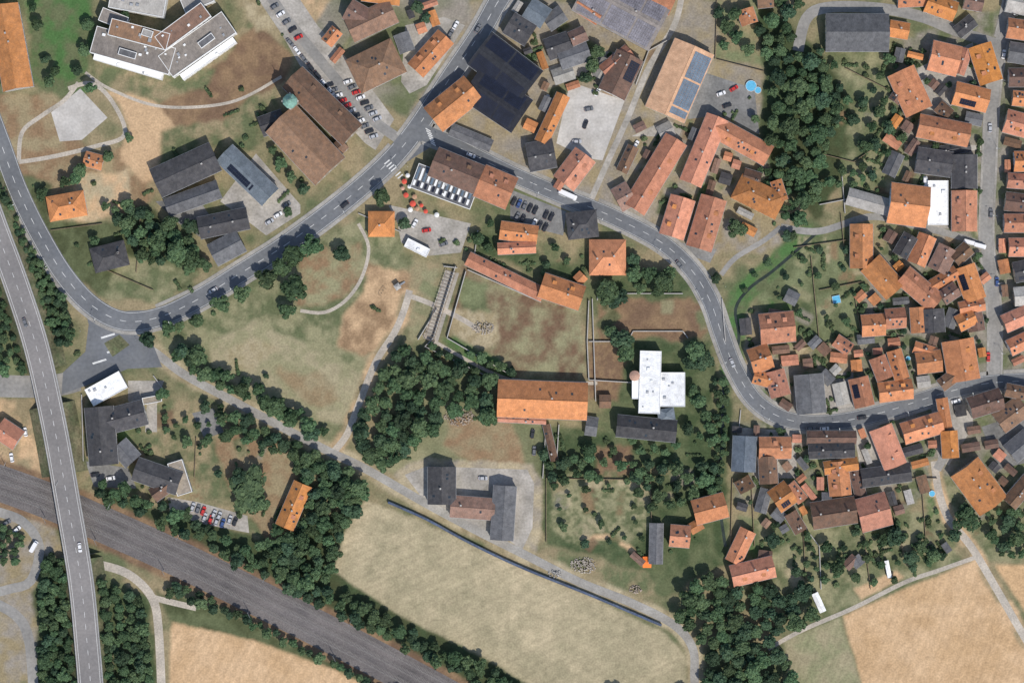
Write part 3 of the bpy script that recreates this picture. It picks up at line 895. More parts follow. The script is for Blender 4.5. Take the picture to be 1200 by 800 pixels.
paint([(120,104),(180,118),(218,160),(205,200),(168,216),(140,186),(152,150),(140,120)],'tan','tan',n2,2,2,.6)
paint([(190,150),(260,140),(300,110),(330,120),(300,180),(250,175),(190,200)],'green','dry',n2)
paint([(110,60),(250,80),(300,30),(290,20),(240,100),(190,120),(110,100)],'dry','green',n2)
paint([(270,-10),(300,-10),(330,40),(300,40)],'pale','dry')
paint([(340,0),(390,-5),(370,30)],'tan','dry')
paint([(85,205),(150,200),(155,235),(110,262),(80,262)],'pale','tan',n2)
paint([(20,200),(60,215),(60,260),(110,265),(175,240),(235,300),(225,340),(120,350),(80,320)],'green','brush',n2)
paint([(140,300),(230,320),(190,355),(120,350)],'meadow','green',n2)
paint([(170,378),(260,352),(390,270),(430,250),(470,280),(480,350),(420,490),(390,520),(270,455),(190,410)],'green','meadow',n2)
paint([(243,402),(300,376),(340,395),(432,440),(407,498),(360,490),(310,468),(250,432)],'fieldp','meadow',n2,4,3,.6)
paint([(262,410),(300,392),(330,410),(300,432),(270,428)],'pale','dry',n3,3,3,1.2,.7)
paint([(320,430),(380,440),(400,470),(360,478)],'dry','brown',n2,3,3,1.4,.7)
paint([(352,295),(420,285),(425,320),(405,350),(350,360)],'brown','meadow',n2)
paint([(432,306),(480,318),(512,325),(505,345),(476,372),(458,404),(425,418),(398,408),(402,370),(425,340)],'tan','brown',n2,2.5)
paint([(425,420),(455,400),(470,360),(478,365),(440,440)],'pale','dry')
paint([(545,312),(680,350),(688,440),(600,445),(520,405)],'soil','meadow',n2,2.5)
paint([(538,330),(570,330),(575,370),(545,380)],'green','lgreen',n2)
paint([(515,395),(545,390),(600,430),(596,446),(540,425)],'green','lawn',n2)
paint([(527,358),(580,368),(585,400),(560,410),(530,390)],'pale','dry',n3)
paint([(545,275),(585,272),(640,300),(690,310),(680,330),(560,298)],'green','dgreen',n2)
paint([(480,300),(515,310),(500,400),(480,400)],'meadow','dry',n2)
paint([(700,352),(800,345),(830,370),(825,400),(700,400)],'brown','soil',n2)
paint([(690,400),(745,400),(740,470),(690,470)],'brown','soil',n3)
paint([(735,400),(830,400),(840,440),(838,540),(720,540)],'green','dgreen',n2)
paint([(700,330),(800,310),(825,345),(800,350),(700,350)],'green','dgreen',n2)
paint([(480,440),(600,450),(640,490),(640,545),(500,550),(440,556),(420,540)],'green','meadow',n1)
paint([(530,485),(600,490),(615,545),(560,548),(520,520)],'dry','brown',n2)
paint([(632,500),(845,500),(850,660),(780,700),(700,650),(640,640)],'green','dgreen',n2)
paint([(650,570),(760,560),(762,620),(680,640),(646,620)],'green','meadow',n3)
paint([(700,520),(745,525),(745,560),(700,555)],'brown','soil',n3)
stroke([(680,630),(710,628),(735,640),(756,662)],6,'tan','tan')
paint([(640,640),(760,670),(780,716),(700,690),(620,655)],'dry','green',n2)
paint([(466,550),(500,536),(560,540),(624,542),(634,560),(636,620),(628,652),(600,642),(520,608),(485,582),(458,566)],'grey','pale',n2,2,1,.6)
stroke([(960,262),(930,292),(892,325),(866,352),(862,395),(856,440)],26,'green','lawn',soft=2)
stroke([(852,440),(846,520),(842,580),(850,660)],18,'dgreen','green',soft=2)
paint([(880,600),(1100,600),(1130,660),(1000,710),(930,720),(850,700)],'green','meadow',n2)
paint([(1100,560),(1200,560),(1200,660),(1150,660),(1110,600)],'green','meadow',n2)
paint([(885,0),(965,60),(1000,130),(985,200),(960,260),(900,200)],'brush','dgreen',n2)
paint([(-10,190),(30,250),(70,330),(75,430),(50,430),(-10,240)],'dgreen','brush',n2)
paint([(-200,300),(0,300),(40,420),(30,440),(-200,440)],'green','lgreen',n2)
paint([(-200,470),(60,470),(75,560),(60,590),(-200,500)],'dry','tan',n2)
paint([(95,470),(300,470),(340,530),(370,600),(300,660),(200,620),(100,580)],'green','dry',n2)
paint([(250,500),(330,520),(350,560),(320,640),(260,560)],'brown','dry',n2)
paint([(-20,590),(60,610),(90,680),(100,800),(-20,800)],'dry','grey',n2)
paint([(40,650),(88,660),(100,810),(40,810)],'dgreen','brush')
paint([(110,665),(175,700),(185,810),(112,810)],'dgreen','green')
paint([(180,690),(250,710),(440,790),(460,830),(340,790),(200,735)],'green','brush',n2)
paint([(110,570),(330,640),(430,580),(400,660),(560,760),(660,820),(560,820),(400,735),(130,612)],'brush','dgreen',n2)
rgp=random.Random(5)
for zone,n in [([(930,285),(1005,272),(1012,390),(900,360)],16),([(1040,60),(1150,60),(1155,440),(1005,480),(1010,290)],40),([(865,500),(1095,490),(1060,660),(930,690),(880,650)],44),([(880,370),(1000,395),(1000,480),(890,470)],14),([(645,565),(760,560),(760,630),(680,640)],20),
   ([(700,520),(830,550),(830,600),(720,580)],8),([(970,90),(1045,70),(1050,230),(985,230)],10),([(750,160),(850,130),(915,200),(900,270),(780,260)],14),([(560,270),(690,300),(680,330)],5),([(700,350),(825,350),(825,400),(700,400)],6),([(1060,570),(1150,600),(1130,650),(1040,650)],12),([(100,470),(290,480),(330,560),(200,600)],10),([(480,300),(515,310),(500,390)],2),([(390,40),(480,20),(470,110)],5),([(590,10),(780,40),(700,200),(620,170)],12)]:
    xs=[p[0] for p in zone];ys=[p[1] for p in zone]; c=0
    while c<n:
        x=rgp.uniform(min(xs),max(xs));y=rgp.uniform(min(ys),max(ys))
        if not pip(x,y,zone): continue
        nb=min(BANG,key=lambda b:(b[0]-x)**2+(b[1]-y)**2); a=nb[2]; l=rgp.uniform(5,15);w=rgp.uniform(3,9);ux,uy=math.cos(a),math.sin(a)
        q=[(x+ux*l*i-uy*w*j,y+uy*l*i+ux*w*j) for i,j in((-1,-1),(1,-1),(1,1),(-1,1))]
        k=rgp.choice(['lawn','green','lgreen','soil','brown','dry','pale','dgreen','meadow','grey'])
        paint(q,k,rgp.choice([k,'green','meadow']),n3,2,1,.2,.8); c+=1
field([(200,728),(300,750),(395,785),(460,820),(200,900)],'field','tan',0.5,9,0.05)
field([(428,586),(500,612),(600,660),(700,702),(778,740),(803,768),(806,900),(700,850),(560,766),(470,722),(390,668),(404,622)],'fieldp','pale',1.15,8,0.04)
field([(987,722),(1060,690),(1142,657),(1170,700),(1210,760),(1260,860),(1040,900)],'field','tan',0.35,8,0.04)
field([(918,750),(983,724),(1010,800),(1030,900),(940,900)],'fieldp','lgreen',0.35,7,0.05)
field([(1166,662),(1300,662),(1300,860),(1240,770),(1200,715)],'field','field',2.0,8,0.05)
field([(1000,690),(1050,668),(1060,676),(1010,702)],'tan','tan',0.3,8,.02)
field([(-20,470),(40,466),(52,500),(-20,490)],'dry','tan',0.1,7,.02)
stroke(RE,20,'dry','pale',soft=2); stroke(RF,16,'dry','tan',soft=2); stroke(RJ,16,'dry','tan',soft=1)
stroke(RR,56,'soil','brown',soft=2,warp=.5)
C=C*(0.80+0.28*n3+0.14*n2)[...,None]
ny,nx=GX.shape
me=bpy.data.meshes.new('ground'); me.vertices.add(nx*ny)
co=np.zeros((ny,nx,3),np.float32); co[...,0]=GX;co[...,1]=GY
me.vertices.foreach_set('co',co.ravel())
idx=np.arange(nx*ny).reshape(ny,nx); q=np.stack([idx[:-1,:-1],idx[:-1,1:],idx[1:,1:],idx[1:,:-1]],-1).reshape(-1,4)
nf=len(q); me.loops.add(nf*4); me.polygons.add(nf)
me.loops.foreach_set('vertex_index',q.ravel().astype(np.int32)); me.polygons.foreach_set('loop_start',np.arange(0,nf*4,4,dtype=np.int32))
me.update(calc_edges=True)
ca=me.color_attributes.new('cover','FLOAT_COLOR','POINT'); c4=np.ones((ny*nx,4),np.float32); c4[:,:3]=C.reshape(-1,3); ca.data.foreach_set('color',c4.ravel())
m,nt,b=newmat('ground_cover'); at=N(nt,'ShaderNodeAttribute'); at.attribute_name='cover'
tc=N(nt,'ShaderNodeTexCoord'); nz=N(nt,'ShaderNodeTexNoise'); nz.inputs['Scale'].default_value=1.1; nz.inputs['Detail'].default_value=5; nt.links.new(tc.outputs['Object'],nz.inputs['Vector'])
mr=N(nt,'ShaderNodeMapRange'); mr.inputs[1].default_value=.3;mr.inputs[2].default_value=.7;mr.inputs[3].default_value=.82;mr.inputs[4].default_value=1.18; nt.links.new(nz.outputs['Fac'],mr.inputs[0])
sc=N(nt,'ShaderNodeVectorMath',operation='SCALE'); nt.links.new(at.outputs['Color'],sc.inputs[0]); nt.links.new(mr.outputs[0],sc.inputs['Scale']); nt.links.new(sc.outputs[0],b.inputs['Base Color'])
b.inputs['Roughness'].default_value=1.0; b.inputs['Specular IOR Level'].default_value=0.1
bp=N(nt,'ShaderNodeBump'); bp.inputs['Strength'].default_value=.5; bp.inputs['Distance'].default_value=.2; nt.links.new(nz.outputs['Fac'],bp.inputs['Height']); nt.links.new(bp.outputs[0],b.inputs['Normal'])
me.materials.append(m); go=bpy.data.objects.new('ground',me); COL.objects.link(go)
# ------------------------------------------------------------ TREES
def leafmat(name,c1,c2):
    m,nt,b=newmat(name); g=N(nt,'ShaderNodeNewGeometry'); oi=N(nt,'ShaderNodeObjectInfo')
    mx=N(nt,'ShaderNodeMix',data_type='RGBA'); mx.inputs[6].default_value=(*c1,1); mx.inputs[7].default_value=(*c2,1)
    nt.links.new(g.outputs['Random Per Island'],mx.inputs[0])
    r=N(nt,'ShaderNodeMapRange'); r.inputs[3].default_value=.68; r.inputs[4].default_value=1.4; nt.links.new(oi.outputs['Random'],r.inputs[0])
    s=N(nt,'ShaderNodeVectorMath',operation='SCALE'); nt.links.new(mx.outputs[2],s.inputs[0]); nt.links.new(r.outputs[0],s.inputs['Scale'])
    h=N(nt,'ShaderNodeHueSaturation'); r2=N(nt,'ShaderNodeMapRange'); r2.inputs[3].default_value=.475;r2.inputs[4].default_value=.52
    mm=N(nt,'ShaderNodeMath',operation='MULTIPLY'); mm.inputs[1].default_value=9.7; f=N(nt,'ShaderNodeMath',operation='FRACT'); nt.links.new(oi.outputs['Random'],mm.inputs[0]); nt.links.new(mm.outputs[0],f.inputs[0]); nt.links.new(f.outputs[0],r2.inputs[0]); nt.links.new(r2.outputs[0],h.inputs['Hue'])
    nt.links.new(s.outputs[0],h.inputs['Color']); nt.links.new(h.outputs[0],b.inputs['Base Color']); b.inputs['Roughness'].default_value=.8; b.inputs['Specular IOR Level'].default_value=.15
    return m
LM=leafmat('foliage_broadleaf',(0.052,0.092,0.048),(0.098,0.155,0.072))
LM2=leafmat('foliage_dark',(0.040,0.076,0.046),(0.070,0.115,0.062))
LMS=leafmat('foliage_shrub',(0.066,0.105,0.052),(0.12,0.165,0.078))
M_bark=mat('bark',(0.09,0.065,0.045),0.95,n1=(1,.2),n2=(6,.3))
def leaves(M,cs,rs,n,size,rg,flat=0.85,m=LM):
    k=M.mi(m)
    for c,r in zip(cs,rs):
        d=rg.normal(size=(n,3)); d/=np.linalg.norm(d,axis=1)[:,None]; d[:,2]=np.where(d[:,2]<-0.35,-d[:,2],d[:,2])
        p=np.array(c)+d*np.array([1,1,flat])*(r*rg.uniform(.72,1.08,n))[:,None]
        nn=d+rg.normal(size=(n,3))*.5; nn/=np.linalg.norm(nn,axis=1)[:,None]
        t=np.cross(nn,rg.normal(size=(n,3))); t/=np.linalg.norm(t,axis=1)[:,None]; bb=np.cross(nn,t)
        s=size*rg.uniform(.6,1.3,n)[:,None]*.5; s2=s*rg.uniform(.6,1.,n)[:,None]
        i0=len(M.v); V=np.stack([p-t*s-bb*s2,p+t*s-bb*s2*.6,p+t*s*.8+bb*s2,p-t*s*.7+bb*s2*.9],1).reshape(-1,3)
        M.v.extend(map(tuple,V.tolist())); M.f.extend([(i0+4*j,i0+4*j+1,i0+4*j+2,i0+4*j+3) for j in range(n)]); M.m.extend([k]*n)
def mk_tree(seed,R=4.0,m=LM):
    rg=np.random.RandomState(seed); M=MB(); H=rg.uniform(7.5,10)
    nl=rg.randint(10,15); cs=[];rs=[]
    for i in range(nl):
        a=i*2.4+rg.uniform(-.4,.4); rr=R*math.sqrt((i+.3)/nl)*.74*rg.uniform(.8,1.15); z=H-1.5-(rr/R)**2*3.2+rg.uniform(-.9,.6)
        cs.append((rr*math.cos(a),rr*math.sin(a),z)); rs.append(rg.uniform(.26,.42)*R)
    M.tube((0,0,-.2),(0,0,H*.45),.32,.2,M_bark,7); 
    for c in cs[::2]: M.tube((0,0,H*.35),(c[0]*.8,c[1]*.8,c[2]-.4),.13,.04,M_bark,4,False)
    leaves(M,cs,rs,115,.85,rg,m=m)
    return M.mesh('broadleaf_tree')
def mk_conifer(seed):
    rg=np.random.RandomState(seed); M=MB(); H=11
    M.tube((0,0,-.2),(0,0,H*.9),.25,.06,M_bark,6); cs=[];rs=[]
    for i in range(9):
        z=2+i*1.05; r=2.9*(1-i/9.5)+.3
        for a in range(5 if i<6 else 2): 
            t=a*1.257+i*.7; cs.append((r*.62*math.cos(t),r*.62*math.sin(t),z)); rs.append(r*.45)
    leaves(M,cs,rs,36,.6,rg,.6,LM2); return M.mesh('conifer_tree')
def mk_shrub(seed):
    rg=np.random.RandomState(seed); M=MB(); cs=[];rs=[]
    for i in range(5):
        a=rg.uniform(0,6.3); r=rg.uniform(0,.7); cs.append((r*math.cos(a),r*math.sin(a),rg.uniform(.5,1.1))); rs.append(rg.uniform(.5,.8))
    for c in cs: M.tube((0,0,-.1),c,.05,.02,M_bark,4,False)
    leaves(M,cs,rs,45,.5,rg,m=LMS); return M.mesh('garden_shrub')
TR=[mk_tree(i) for i in range(7)]+[mk_tree(20+i,m=LM2) for i in range(3)]
TD=TR[5:]; CON=[mk_conifer(i) for i in range(2)]; SH=[mk_shrub(i) for i in range(4)]
def put(mesh,name,x,y,s,z=0,sz=None):
    o=bpy.data.objects.new(name,mesh); COL.objects.link(o); o.location=(*P(x,y),z); o.rotation_euler=(0,0,random.uniform(0,6.28)); o.scale=(s*random.uniform(.85,1.15),s*random.uniform(.85,1.15),(sz or s)*random.uniform(.85,1.15))
def tree(x,y,r,kind=None,force=False):
    if not force and occupied(x,y): return False
    s=r*S/4.0
    if kind=='c': put(random.choice(CON),'conifer_tree',x,y,r*S/3.0)
    else: put(random.choice(TD if kind=='d' else TR),'broadleaf_tree',x,y,s,sz=min(max(s,.4),1.25))
    return True
def wood(pts,rmin,rmax,gap=0.85,n=4000,kind=None):
    xs=[p[0] for p in pts];ys=[p[1] for p in pts]; loc=[]
    for _ in range(n):
        x=random.uniform(min(xs),max(xs));y=random.uniform(min(ys),max(ys))
        if not pip(x,y,pts): continue
        r=rmin+(rmax-rmin)*random.random()**1.3
        if any((x-a)**2+(y-b)**2<(gap*(r+c)*.8)**2 for a,b,c in loc): continue
        if occupied(x,y) or occupied(x+r*.6,y) or occupied(x-r*.6,y) or occupied(x,y+r*.6) or occupied(x,y-r*.6): continue
        if gap>1.2 and vn(np.array([x]),np.array([y]),28,91)[0]<.38: continue
        if tree(x,y,r,kind if random.random()<.6 else None): loc.append((x,y,r))
def ln(pts,w): c=smooth(pts,15); return offs(c,-w/2)+offs(c,w/2)[::-1]
for t in """175 398 11;199 384 11;211 383 8;232 376 9;260 356 11;284 344 12;314 326 13;330 314 11;345 300 13;366 289 14;346 338 18;401 297 10;337 364 11;232 415 12;215 410 9;252 440 8;284 456 10;300 484 10;322 476 12;344 486 10;365 508 10;312 440 4;292 572 24;283 560 15;303 588 16;448 232 11;474 262 8;712 342 15;722 350 13;728 398 14;733 414 12;716 388 8;814 412 13;822 422 12;808 424 9;862 268 13;722 166 14;732 178 8;742 322 10;760 322 10;778 330 12;785 318 8;770 342 8;750 338 8;742 305 8;838 326 7;818 470 9;826 486 8;812 458 8;1130 606 16;1118 626 9;1034 632 10;1048 628 12;1066 652 9;1078 640 8;1092 650 9;1098 668 8;980 662 10;1036 612 8;1070 676 8;745 560 8;148 20 8;90 210 9;96 200 9;78 214 8;128 184 7;50 228 8;152 162 6;168 250 9;200 262 10;150 262 10;186 284 12;210 296 14;226 304 12;168 300 8;150 240 8;225 265 10;240 310 9;112 282 7;330 192 8;342 208 7;356 222 7;320 176 6;300 226 5;338 248 6;1012 172 9;1030 130 9;1040 150 9;1056 190 8;1010 120 8;1040 70 8;1030 90 6;986 200 7;970 214 8;860 18 9;850 32 9;862 44 9;876 60 8;842 16 7;848 54 6;884 140 6;700 62 9;694 78 10;686 92 8;640 310 6;664 306 5;560 312 5;560 280 8;572 290 7;650 290 6;575 262 5;1180 610 8;1190 630 10;1176 640 8;1190 600 7;1160 626 7;900 308 5;884 322 4;872 340 4;928 276 6;108 104 8;100 60 9;104 30 8;60 96 8;46 30 7;54 70 6;490 10 8;500 22 7;40 10 6;66 84 7;92 84 7""".split(';'):
    x,y,r=map(float,t.split()); tree(x,y,r)
wood([(462,405),(500,420),(595,448),(582,490),(540,480),(490,515),(450,548),(418,540),(422,490),(450,440)],8,13)
wood([(888,0),(938,4),(942,60),(970,78),(985,130),(962,180),(958,236),(936,262),(922,205),(902,170),(902,80),(886,36)],7,13,.9)
wood([(960,60),(1060,120),(1058,190),(1000,225),(970,215),(980,150),(960,120)],5,11,1.45)
wood([(800,690),(850,664),(905,690),(948,690),(950,725),(905,742),(925,790),(935,830),(830,830),(822,750),(786,716)],8,13,kind='d')
wood(ln([(116,574),(200,606),(262,640),(330,682),(400,708),(470,745),(560,790),(640,840)],26),6,10,.8)
wood([(345,545),(385,545),(430,578),(404,620),(385,680),(335,680),(320,640),(366,600)],7,12)
wood([(366,520),(400,545),(430,570),(410,600),(380,580)],7,12)
wood(ln([(200,690),(250,706),(330,742),(420,786),(480,830)],16),5,8,.9)
wood([(636,530),(690,535),(695,562),(640,562)],6,10,1.0)
wood([(750,550),(836,545),(836,575),(790,590),(760,598),(745,575)],6,10,1.1)
wood([(660,500),(700,510),(745,540),(735,570),(700,560),(690,530)],5,10,1.7)
wood([(640,560),(760,560),(760,630),(690,640),(646,630)],3,6,3.0)
wood([(120,235),(170,250),(238,290),(232,318),(180,308),(150,285)],6,10,.95)
wood([(-10,195),(20,250),(60,330),(78,345),(86,400),(66,410),(30,300),(-10,235)],4,8,.8)
wood([(-60,320),(-10,310),(20,400),(30,440),(-60,440)],5,9,1.0)
wood([(50,650),(84,655),(92,810),(50,810)],6,10); wood([(118,672),(165,705),(180,810),(120,810)],6,10)
wood(ln([(208,418),(260,444),(320,474),(380,512)],20),6,10,.95)
wood(ln([(262,484),(300,505),(345,530),(372,560)],22),6,9,1.0)
wood([(190,460),(250,470),(290,490),(290,540),(240,520),(226,530),(195,510)],4,8,1.6)
wood([(230,520),(300,500),(330,520),(320,560),(250,560)],5,9,1.9)
wood(ln([(845,440),(842,520),(836,575)],14),4,7,1.0)
wood([(740,510),(832,490),(838,545),(740,545)],5,10,1.5)
wood([(890,680),(900,600),(990,640),(980,680),(940,690)],4,9,1.6)
wood([(1000,620),(1100,620),(1120,660),(1040,690),(1000,680)],4,8,2.2)
wood([(300,640),(345,600),(360,640),(330,670)],5,9)
wood([(500,400),(600,430),(600,450),(500,420)],5,8,1.2)
wood([(-10,610),(30,630),(20,660),(-10,660)],4,7,1.0)
wood([(1150,600),(1210,580),(1210,655),(1170,650)],4,7,1.4)
wood([(885,195),(925,205),(930,260),(925,285)],4,7,1.0)
for z in ([(1044,60),(1150,50),(1158,270),(1044,270)],[(1010,270),(1155,285),(1160,440),(1000,480)],[(862,500),(1100,478),(1100,560),(1040,615),(930,625),(862,600)],[(930,290),(1000,280),(1005,390),(900,360)]): wood(z,3,6,2.8,500)
wood([(960,820),(700,820),(700,1000),(960,1000)],8,14,1.2,600); wood([(1220,600),(1400,500),(1400,800),(1260,700)],7,12,1.6,400); wood([(-200,-100),(-40,-100),(-40,120),(-200,200)],7,12,1.6,400)
wood([(640,-120),(1000,-120),(1000,-30),(640,-30)],6,11,1.8,500); wood([(1240,0),(1380,0),(1380,400),(1240,400)],6,11,1.8,400)
def shrubs(pts,n,smin=.6,smax=1.5):
    xs=[p[0] for p in pts];ys=[p[1] for p in pts]; c=0;t=0
    while c<n and t<n*8:
        t+=1; x=random.uniform(min(xs),max(xs));y=random.uniform(min(ys),max(ys))
        if not pip(x,y,pts) or occupied(x,y) or occupied(x+3,y) or occupied(x-3,y) or occupied(x,y+3) or occupied(x,y-3): continue
        nb=min(BANG,key=lambda b:(b[0]-x)**2+(b[1]-y)**2); a=nb[2]+random.choice((0,math.pi/2))
        k=random.choice([1,1,2,5,7])
        for j in range(k):
            xx,yy=x+math.cos(a)*j*2.7,y+math.sin(a)*j*2.7
            if not occupied(xx,yy): put(random.choice(SH),'garden_shrub',xx,yy,random.uniform(smin,smax) if k<3 else random.uniform(.7,1.0)); c+=1
for pts,n in [([(930,285),(1010,270),(1015,395),(895,360)],50),([(1040,50),(1160,50),(1155,440),(1000,480),(1000,270)],120),([(860,500),(1100,480),(1100,650),(870,650)],120),([(870,360),(1000,390),(1000,490),(880,470)],50),
  ([(500,270),(690,300),(690,350),(540,300)],35),([(740,150),(900,100),(920,280),(760,250)],45),([(550,0),(800,0),(740,140),(640,100)],30),([(640,500),(840,500),(840,650),(700,650)],80),([(20,190),(240,240),(230,340),(90,340)],50),([(170,380),(430,260),(480,340),(400,500)],8),
  ([(960,70),(1050,60),(1060,240),(960,240)],50),([(100,460),(360,500),(340,640),(110,570)],50),([(-10,190),(30,250),(75,330),(90,420),(-10,240)],60),([(930,600),(1140,600),(1130,660),(1000,700),(930,720)],60),([(100,0),(380,0),(330,130),(190,200),(110,110)],25),([(480,440),(640,490),(630,545),(440,550)],20),
  ([(300,100),(340,180),(380,220),(300,250),(250,180)],20)]: shrubs(pts,n)
# ------------------------------------------------------------ walls, fences
def wall(name,pts,h,t,m,z=0):
    M=MB(); cap=M_conc if m is M_stonewall else m
    for (a,b) in zip(pts[:-1],pts[1:]):
        p,q=P(*a),P(*b); l=math.dist(p,q); ang=math.atan2(q[1]-p[1],q[0]-p[0])
        M.box(((p[0]+q[0])/2,(p[1]+q[1])/2,h/2),(l,t,h),m,ang); M.box(((p[0]+q[0])/2,(p[1]+q[1])/2,h+.04),(l+.02,t+.1,.078),cap,ang)
    M.obj(name)
for p,h in [([(546,318),(524,396),(562,418),(600,440)],2.2),([(534,312),(508,396),(498,406),(578,444)],2.2),([(690,352),(688,400),(690,445)],2),([(548,316),(634,354)],1.5),([(735,400),(742,388),(800,388),(806,396)],1.2),
   ([(700,352),(700,344),(800,344)],1.2),([(690,400),(720,400)],1.5),([(690,445),(740,448)],1.5),([(694,350),(698,470)],1.6),([(846,350),(850,400)],1.1),([(520,312),(536,314)],2),([(490,398),(512,362)],2),([(640,497),(636,560)],1.8),([(655,497),(652,545)],1.8),
   ([(180,440),(196,462)],1.2),([(96,462),(98,540)],1.2),([(868,480),(866,500)],1),([(930,600),(960,640),(962,690)],1.2),([(745,100),(760,60),(785,46)],1.5),([(560,270),(556,300)],1.5),([(420,250),(470,272)],1),([(960,240),(1000,232)],1.5),([(986,200),(990,250)],1.4)]:
    wall('stone_wall',p,h,.3,M_stonewall)
for p in [[(930,290),(1000,280)],[(960,340),(1010,330)],[(950,300),(960,400)],[(1000,340),(1010,395)],[(930,410),(1000,395)],[(985,250),(990,300)],[(1060,560),(1098,560)],[(1046,600),(1062,660)],[(1080,570),(1086,650)],[(940,600),(944,680)],[(1010,610),(1020,690)],
   [(960,180),(1000,190),(1030,170)],[(990,80),(1050,110)],[(640,560),(760,562)],[(640,560),(640,635)],[(762,562),(764,640)],[(110,310),(180,340)],[(165,250),(160,320)],[(60,270),(120,262)],[(1040,160),(1074,170)],[(840,70),(895,84)],[(840,0),(838,70)],[(858,560),(856,640)],[(880,560),(884,640)],[(1140,600),(1200,570)],[(230,512),(228,560)],[(1004,390),(1060,395)]]:
    wall('wooden_fence',p,1.3,.08,M_wood)
wall('noise_barrier',smooth([(455,588),(500,608),(540,630),(580,650),(620,668),(690,696),(775,732)],14),1.9,1.0,M_bluefence)
def pergola():
    M=MB(); a,b=(529,318),(503,398)
    for s_ in (-1,1):
        for k in range(12):
            t=k/11; x=a[0]+(b[0]-a[0])*t+s_*5; y=a[1]+(b[1]-a[1])*t+s_*1.6; p=P(x,y); M.box((p[0],p[1],1.3),(.2,.2,2.6),M_wood)
        p=P(a[0]+s_*5,a[1]+s_*1.6);q=P(b[0]+s_*5,b[1]+s_*1.6); ang=math.atan2(q[1]-p[1],q[0]-p[0]); M.box(((p[0]+q[0])/2,(p[1]+q[1])/2,2.7),(math.dist(p,q),.2,.2),M_wood,ang)
    for k in range(22):
        t=k/21; p=P(a[0]+(b[0]-a[0])*t,a[1]+(b[1]-a[1])*t); M.box((p[0],p[1],2.9),(5,.15,.18),M_wood,math.radians(-17))
    M.obj('pergola')
    patch('garden_path',[(522,316),(538,320),(512,404),(496,396)],M_court,.026)
pergola()
def heap(name,x,y,r,n,m):
    M=MB(); rg=random.Random(int(x))
    for k in range(n):
        a=rg.uniform(0,6.28);d=r*S*math.sqrt(rg.random()); s=rg.uniform(.4,1.1); z=max(0,(1-d/(r*S))*1.4)
        X,Y=d*math.cos(a),d*math.sin(a)*.6; b=[(X+s*.5*math.cos(t+a)*rg.uniform(.7,1.2),Y+s*.5*math.sin(t+a)*rg.uniform(.7,1.2),z-.3 if z>.3 else 0) for t in (0,1.57,3.14,4.71)]
        M.hexa(b,[(X+(p[0]-X)*.7,Y+(p[1]-Y)*.7,z+s*.5) for p in b],m)
    M.obj(name,None,(*P(x,y),0))
heap('rubble_heap',538,488,18,260,M_stonewall); heap('timber_stack',684,662,16,220,M_gravel); heap('rubble_heap',566,384,13,130,M_gravel); heap('rubble_heap',650,672,8,60,M_conc); heap('compost_heap',745,690,8,60,M_stonewall)
def playground():
    M=MB()
    for sx in(-1,1):
        for sy in(-1,1): M.box((sx*1.1,sy*1.1,1.7),(.15,.15,3.4),M_wood)
    M.box((0,0,1.5),(2.3,2.3,.12),M_wood)
    q=[(-1.4,-1.4,3.4),(1.4,-1.4,3.4),(1.4,1.4,3.4),(-1.4,1.4,3.4)]
    for i in range(4): M.face([q[i],q[(i+1)%4],(0,0,4.4)],M_conc)
    M.hexa([(1.15,-.4,1.3),(4.2,-.4,.2),(4.2,.4,.2),(1.15,.4,1.3)],[(1.15,-.4,1.55),(4.2,-.4,.4),(4.2,.4,.4),(1.15,.4,1.55)],M_metal)
    M.obj('playground_tower',None,(*P(466,336),0),.6)
    m=MB()
    for sx in(-1,1):
        m.tube((sx*2,-1,0),(sx*2,0,2.4),.06,.06,M_wood,6);m.tube((sx*2,1,0),(sx*2,0,2.4),.06,.06,M_wood,6)
    m.tube((-2,0,2.4),(2,0,2.4),.07,.07,M_wood,6)
    for sx in(-.8,.8): m.tube((sx-.25,0,2.4),(sx-.25,0,.6),.02,.02,M_metal,4);m.tube((sx+.25,0,2.4),(sx+.25,0,.6),.02,.02,M_metal,4);m.box((sx,0,.55),(.55,.2,.06),M_tyre)
    m.obj('playground_swing',None,(*P(448,342),0),1.0)
playground()
def pool(x,y,r,sq=False):
    m=MB(); n=16 if not sq else 4
    m.lathe((0,0,0),[(r,0),(r,1.0),(r-.12,1.0),(r-.12,.85)],M_frame,n); m.lathe((0,0,.86),[(r-.11,0),(.01,.0)],M_pool,n); m.obj('garden_pool',None,(*P(x,y),0),.2)
pool(880,101,2.6);pool(888,106,1.6);pool(980,351,2.6,True);pool(1092,578,1.5);pool(1064,420,1.2)
def tarp():
    m=MB(); m.face([(-2,-2.6,2.0),(2,-2.6,2.0),(2,0,2.7),(-2,0,2.7)],M_orangecloth);m.face([(-2,0,2.7),(2,0,2.7),(2,2.6,2.0),(-2,2.6,2.0)],M_orangecloth)
    for sx in(-1.9,1.9):
        for sy in(-2.5,2.5): m.tube((sx,sy,0),(sx,sy,2.02),.04,.04,M_metal,5)
    m.obj('orange_canopy_tent',None,(*P(758,658),0))
tarp()
